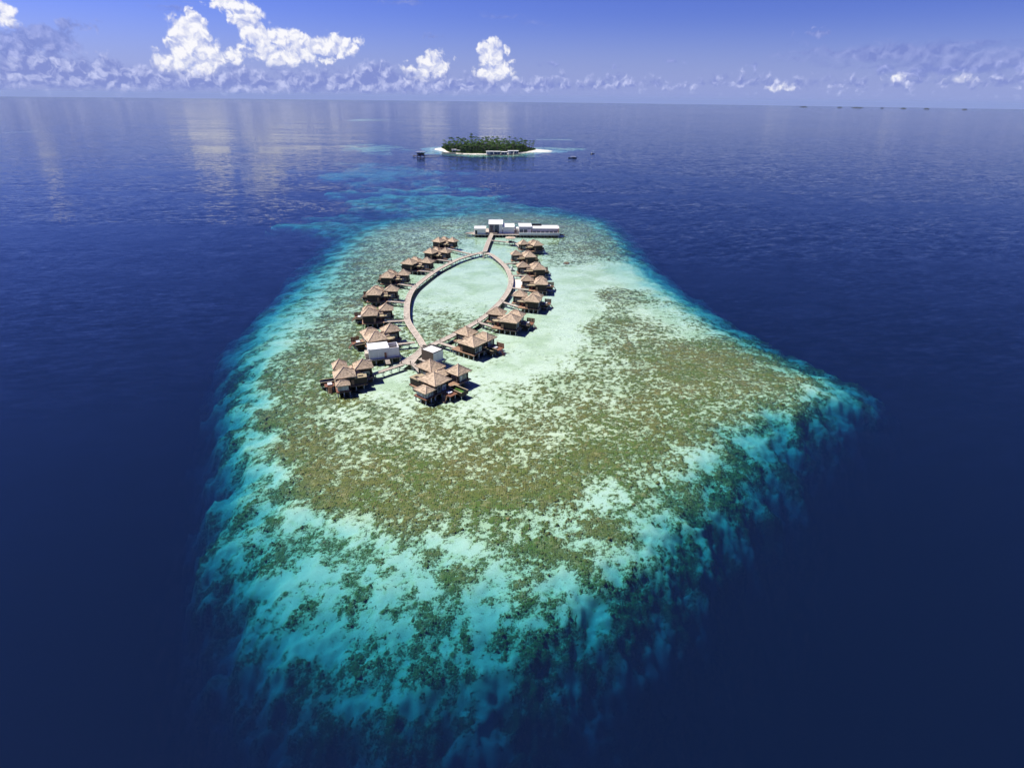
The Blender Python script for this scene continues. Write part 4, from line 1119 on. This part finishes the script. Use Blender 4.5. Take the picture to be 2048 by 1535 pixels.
# ------------------------------------------------------------------ palm island
ic = px2(971, 299.5, 0); IRX, IRY = 104.0, 112.0
ib = px2(971, 308.5, 0); ic = Vector((ib.x * 1.04 + 0, ib.y + IRY * .97, 0))
def island_r(a_): return 1 + .05 * math.sin(3 * a_ + 1) + .04 * math.sin(5 * a_)
vs = [(0, 0, 2.2)]; fs = []; n = 96; prof = [(.5, 2.0), (.85, 1.6), (.94, .9), (.975, .25), (1.0, -.15), (1.12, -.45), (1.3, -.9)]
def spit(a_):   # sand tongues: one left, a longer one right
    da = lambda c: abs((a_ - c + math.pi) % (2 * math.pi) - math.pi)
    return .13 * math.exp(-(da(math.pi * 1.02) / .35) ** 2) + .34 * math.exp(-(da(-.10) / .22) ** 2)
for j, (r_, z_) in enumerate(prof):
    for k in range(n):
        a_ = 2 * math.pi * k / n; q = r_ * island_r(a_) + (spit(a_) if r_ > .9 else 0)
        vs.append((q * IRX * math.cos(a_), q * IRY * math.sin(a_), z_))
fs += [(0, 1 + k, 1 + (k + 1) % n) for k in range(n)]
for i in range(len(prof) - 1):
    o0 = 1 + i * n; fs += [(o0 + k, o0 + n + k, o0 + n + (k + 1) % n, o0 + (k + 1) % n) for k in range(n)]
isl = link_mesh('island_sand', vs, fs, M['sand'], None, True); isl.location = ic; tag(isl, kind='structure')
vs = [(0, 0, 2.32)]; fs = []
for j, (r_, z_) in enumerate(((.5, 2.15), (.84, 1.75), (.925, 1.30))):
    for k in range(n):
        a_ = 2 * math.pi * k / n; q = r_ * island_r(a_) + (.02 * math.sin(11 * a_) if j == 2 else 0)
        vs.append((q * IRX * math.cos(a_), q * IRY * math.sin(a_), z_))
fs += [(0, 1 + k, 1 + (k + 1) % n) for k in range(n)]
for i in range(2):
    o0 = 1 + i * n; fs += [(o0 + k, o0 + n + k, o0 + n + (k + 1) % n, o0 + (k + 1) % n) for k in range(n)]
ff = link_mesh('forest_floor', vs, fs, M['soil'], None, True); ff.location = ic; tag(ff, kind='structure')
def crown_mesh(seed):
    R_ = random.Random(seed); b = MB()
    for k in range(19):
        a_ = 2 * math.pi * k / 19 + R_.uniform(-.25, .25); L = R_.uniform(3.6, 4.8); up = R_.uniform(-.3, 1.2); pts = []
        for i in range(6):
            s_ = i / 5; r_ = L * s_ * (1 - .22 * s_); z_ = up * 2.0 * s_ - (1.2 + up) * 1.6 * s_ * s_
            wd = .40 * math.sin(math.pi * min(1, .12 + .88 * s_)) + .04
            pts.append((r_, z_, wd))
        c, s = math.cos(a_), math.sin(a_); v = []
        for (r_, z_, wd) in pts:
            for off, dz in ((-wd, -.35 * wd), (0, 0), (wd, -.35 * wd)): v.append((r_ * c - off * s, r_ * s + off * c, z_ + dz))
        f = []
        for i in range(5): f += [(i * 3, i * 3 + 1, i * 3 + 4, i * 3 + 3), (i * 3 + 1, i * 3 + 2, i * 3 + 5, i * 3 + 4)]
        b.add(v, f)
    return b
def palm_proto(seed):
    R_ = random.Random(seed); h = 14.0; lx = R_.uniform(-1.5, 1.5); ly = R_.uniform(-1.5, 1.5)
    t_ = empty('palm_tree', (0, 0, 0))
    MB().tube([(0, 0, 0), (lx * .3, ly * .3, h * .4), (lx * .7, ly * .7, h * .75), (lx, ly, h)], [.32, .24, .2, .17], 6).build('trunk', M['trunk'], t_, True)
    c = crown_mesh(seed).build('crown', M['palm'], t_); c.location = (lx, ly, h); return t_
PP = [palm_proto(s_) for s_ in range(5)]
index_children()
R_ = random.Random(4); placed = []
def inside(x, y, m_): 
    a_ = math.atan2(y / IRY, x / IRX); return math.hypot(x / IRX, y / IRY) < m_ * island_r(a_)
special = [(-14, 60, 1.75)]
tries = 0
while len(placed) < 285 and tries < 40000:
    tries += 1
    x = R_.uniform(-1, 1) * IRX; y = R_.uniform(-1, 1) * IRY
    if not inside(x, y, .93): continue
    if any((x - a) ** 2 + (y - b_) ** 2 < 6.5 ** 2 for a, b_ in placed): continue
    placed.append((x, y))
firsts = set()
for i, (x, y) in enumerate(placed):
    k = i % 5
    if k in firsts: o = copy_tree(PP[k])
    else: firsts.add(k); o = PP[k]
    hs = R_.choice((.7, .85, .95, 1.05, 1.2, 1.45)) * R_.uniform(.92, 1.08) if i != 40 else 2.05
    o.location = (ic.x + x, ic.y + y, 1.2); o.rotation_euler = (0, 0, R_.uniform(0, 6.28)); o.scale = (1.15, 1.15, hs)
    tag(o, 'tallest coconut palm, its crown clear above the grove of the small island' if i == 40 else 'coconut palm in the dense grove covering the small island', 'palm tree', 'coconut palms on the island')
rngn = np.random.default_rng(8)
N = 60000
xy = rngn.uniform(-1, 1, (N * 2, 2)) * (IRX, IRY); aa = np.arctan2(xy[:, 1] / IRY, xy[:, 0] / IRX)
keep = np.hypot(xy[:, 0] / IRX, xy[:, 1] / IRY) < .95 * (1 + .05 * np.sin(3 * aa + 1) + .04 * np.sin(5 * aa))
xy = xy[keep][:N]
hb = 4.5 + 3.2 * fbm(xy[:, 0], xy[:, 1], 14, 3, .6, seed=41); hb = np.clip(hb, 1.2, 11)
edge = np.clip((.97 - np.hypot(xy[:, 0] / IRX, xy[:, 1] / IRY)) * 9, .25, 1); hb *= edge
zz = 1.0 + hb * np.sqrt(rngn.uniform(.05, 1, len(xy)))
V_ = []; F_l = []
d1 = rngn.normal(size=(len(xy), 3)); d1 /= np.linalg.norm(d1, axis=1)[:, None]
d2 = np.cross(d1, rngn.normal(size=(len(xy), 3))); d2 /= np.linalg.norm(d2, axis=1)[:, None]
cc = np.stack([xy[:, 0], xy[:, 1], zz], 1); sz = rngn.uniform(.5, 1.4, (len(xy), 1))
quad = np.stack([cc - d1 * sz, cc + d2 * sz * .6, cc + d1 * sz, cc - d2 * sz * .6], 1).reshape(-1, 3)
ug = link_mesh('undergrowth', quad.tolist(), np.arange(len(quad)).reshape(-1, 4).tolist(), M['bush']); ug.location = ic
tag(ug, 'dense green undergrowth between the palms of the island', 'undergrowth', kind='stuff')

# bungalows, pier and pavilion of the palm island
def bungalow(u0, u1, v, h, label):
    a = px2(u0, v, 1.2); b_ = px2(u1, v, 1.2); W_ = (b_ - a).length; ang = math.atan2(b_.y - a.y, b_.x - a.x)
    t_ = empty('water_bungalow', (a.x, a.y, 0), ang, label, 'bungalow', 'white bungalows at the island shore')
    MB().box(-.8, W_ + .8, -2, 12, 1.0, 1.25).build('deck', M['kerb'], t_)
    wl = MB().box(0, W_, .5, 10, 1.253, 1.25 + h).build('wall', M['grey'], t_)
    MB().box(-.8, W_ + .8, -.8, 11, 1.253 + h, 1.6 + h).build('roof', M['roofw'], t_)
    n = max(2, int(W_ / 5))
    for k in range(n):
        if (k * 7 + int(u0)) % 4 != 1:
            MB().box(W_ * k / n + .5, W_ * (k + 1) / n - .4, .4, .497, 1.4, h + .6).build('window', M['bluegl'], wl)
    piles(t_, [(W_ * k / 4, y_) for k in range(5) for y_ in (-1.4, 10)], 1.0, .3)
bungalow(973.5, 987, 309.5, 5.6, 'long white flat-roofed bungalow over the water, leftmost at the island shore')
bungalow(988, 1001, 309, 5.0, 'white flat-roofed bungalow second from left at the island shore')
bungalow(1003, 1014.5, 309, 4.4, 'lower white bungalow, third from left at the island shore')
bungalow(1017, 1026, 308, 5.4, 'white flat-roofed bungalow fourth from left at the island shore')
bungalow(1028.5, 1037, 307.6, 5.0, 'rightmost white flat-roofed bungalow at the island shore')
def hut(u, v, w_, h, z0, label):
    p_ = px2(u, v, 0); y_ = max(p_.y, ib.y + 4)
    t_ = empty('beach_house', (p_.x, y_, z0), .1, label, 'house', 'white houses among the palms')
    MB().box(-w_ / 2, w_ / 2, 0, 8, 0, h).build('wall', M['white'], t_)
    MB().box(-w_ / 2 - .8, w_ / 2 + .8, -.8, 8.8, h + .003, h + .4).build('roof', M['roofw'], t_)
    MB().box(-w_ * .3, w_ * .3, -.08, -.003, .2, h * .7).build('window', M['bluegl'], t_)
hut(908, 305.5, 8, 4.5, 1.2, 'white house left of the other among the palms behind the beach')
hut(917, 306, 6, 3.6, 1.2, 'smaller white house right of the other among the palms behind the beach')
pa = px2(850, 311.8, 1.6); pb2 = px2(926, 307.6, 1.6)
footbridge(pa, pb2, 'long thin pier joining the palm island to its arrival pavilion', 3.0, 1.9, 'island_pier', 'pier', None, 'beam')
pv = empty('arrival_pavilion', (pa.x - 8, pa.y, 0), .03, 'dark open pavilion with flat roof at the end of the island pier', 'pavilion')
MB().box(-14, 9, -6, 6, 1.4, 1.8).build('deck', M['beam'], pv)
MB().box(-8, 8, -5, 5, 8.6, 9.1).build('roof', M['grey'], pv)
for x_ in (-6.5, -2, 2.5, 6.5):
    for y_ in (-4, 4): MB().box(x_ - .25, x_ + .25, y_ - .25, y_ + .25, 1.803, 8.6).build('column', M['dark'], pv)
MB().box(-6, 6, 1.5, 3.8, 1.803, 6.5).build('back_wall', M['beam'], pv)
MB().box(-6.5, -2.5, -5.5, -4.5, 1.803, 3.4).box(1, 5.5, -5.5, -4.5, 1.803, 3.4).build('counter', M['white'], pv)
piles(pv, [(x_, y_) for x_ in (-13, -6, 0, 7) for y_ in (-5, 5)], 1.4, .35)
qa = px2(884, 306.8, 1.0); qb = px2(912, 306.3, 1.0)
sw = empty('sea_wall', (qa.x, qa.y, 0), math.atan2(qb.y - qa.y, qb.x - qa.x), 'low grey quay along the left front of the palm island', 'quay')
MB().box(0, (qb - qa).length, 0, 4, -1.5, 1.5).build('quay', M['pile'], sw)
MB().box(0, (qb - qa).length, 3.0, 3.3, 1.503, 2.5).build('rail', M['beam'], sw)

# ------------------------------------------------------------------ islands on the horizon
for i, (u, wpx, nm) in enumerate(((1607, 13, 'leftmost dark islet on the horizon at right'), (1680, 8, 'second islet from left on the horizon'), (1716, 19, 'widest dark islet on the horizon'), (1765, 5, 'tiniest islet on the horizon'),
                                  (1808, 9, 'faint islet just left of the two rightmost on the horizon'), (1855, 9, 'second islet from right on the horizon'), (1931, 8, 'rightmost dark islet on the horizon'))):
    a_, e_ = px_dir(u, 213); Dm = 17000.0; a_ = math.radians(a_)
    x_, y_ = Dm * math.sin(a_), Dm * math.cos(a_); wid = wpx / FPX * Dm * math.cos(a_)
    t_ = empty('distant_island', (x_, y_, -float(curve_drop(x_, y_))), -a_, nm, 'island', 'islets on the horizon')
    b = MB(); n = 14; R2 = random.Random(i)
    for k in range(n):
        xx = (-.5 + (k + .5) / n) * wid; hh = (16 + 8 * R2.random()) * math.sqrt(max(.12, 1 - (2 * xx / wid) ** 2))
        b.cyl(xx, 0, wid / n * .9, wid / n * .5, 0.3, hh, 8)
    b.build('crown', M['isle'], t_)
    MB().cyl(0, 0, wid * .49, wid * .47, -2, 0.6, 16).build('beach', M['sand'], t_)

for o in (tw, sc_, sw): o["kind"] = "thing"

# ------------------------------------------------------------------ thin sea haze
m, t, out = new_mat("haze")
vp = t.node('ShaderNodeVolumePrincipled')
vp.inputs['Color'].default_value = (0.50, 0.66, 1.0, 1); vp.inputs['Density'].default_value = 1.4e-5; vp.inputs['Anisotropy'].default_value = 0.0
t.l.new(vp.outputs[0], out.inputs['Volume'])
hb_ = MB().box(-64000, 64000, -64000, 64000, -760, 190).build('haze', m)
hb_["kind"] = "stuff"
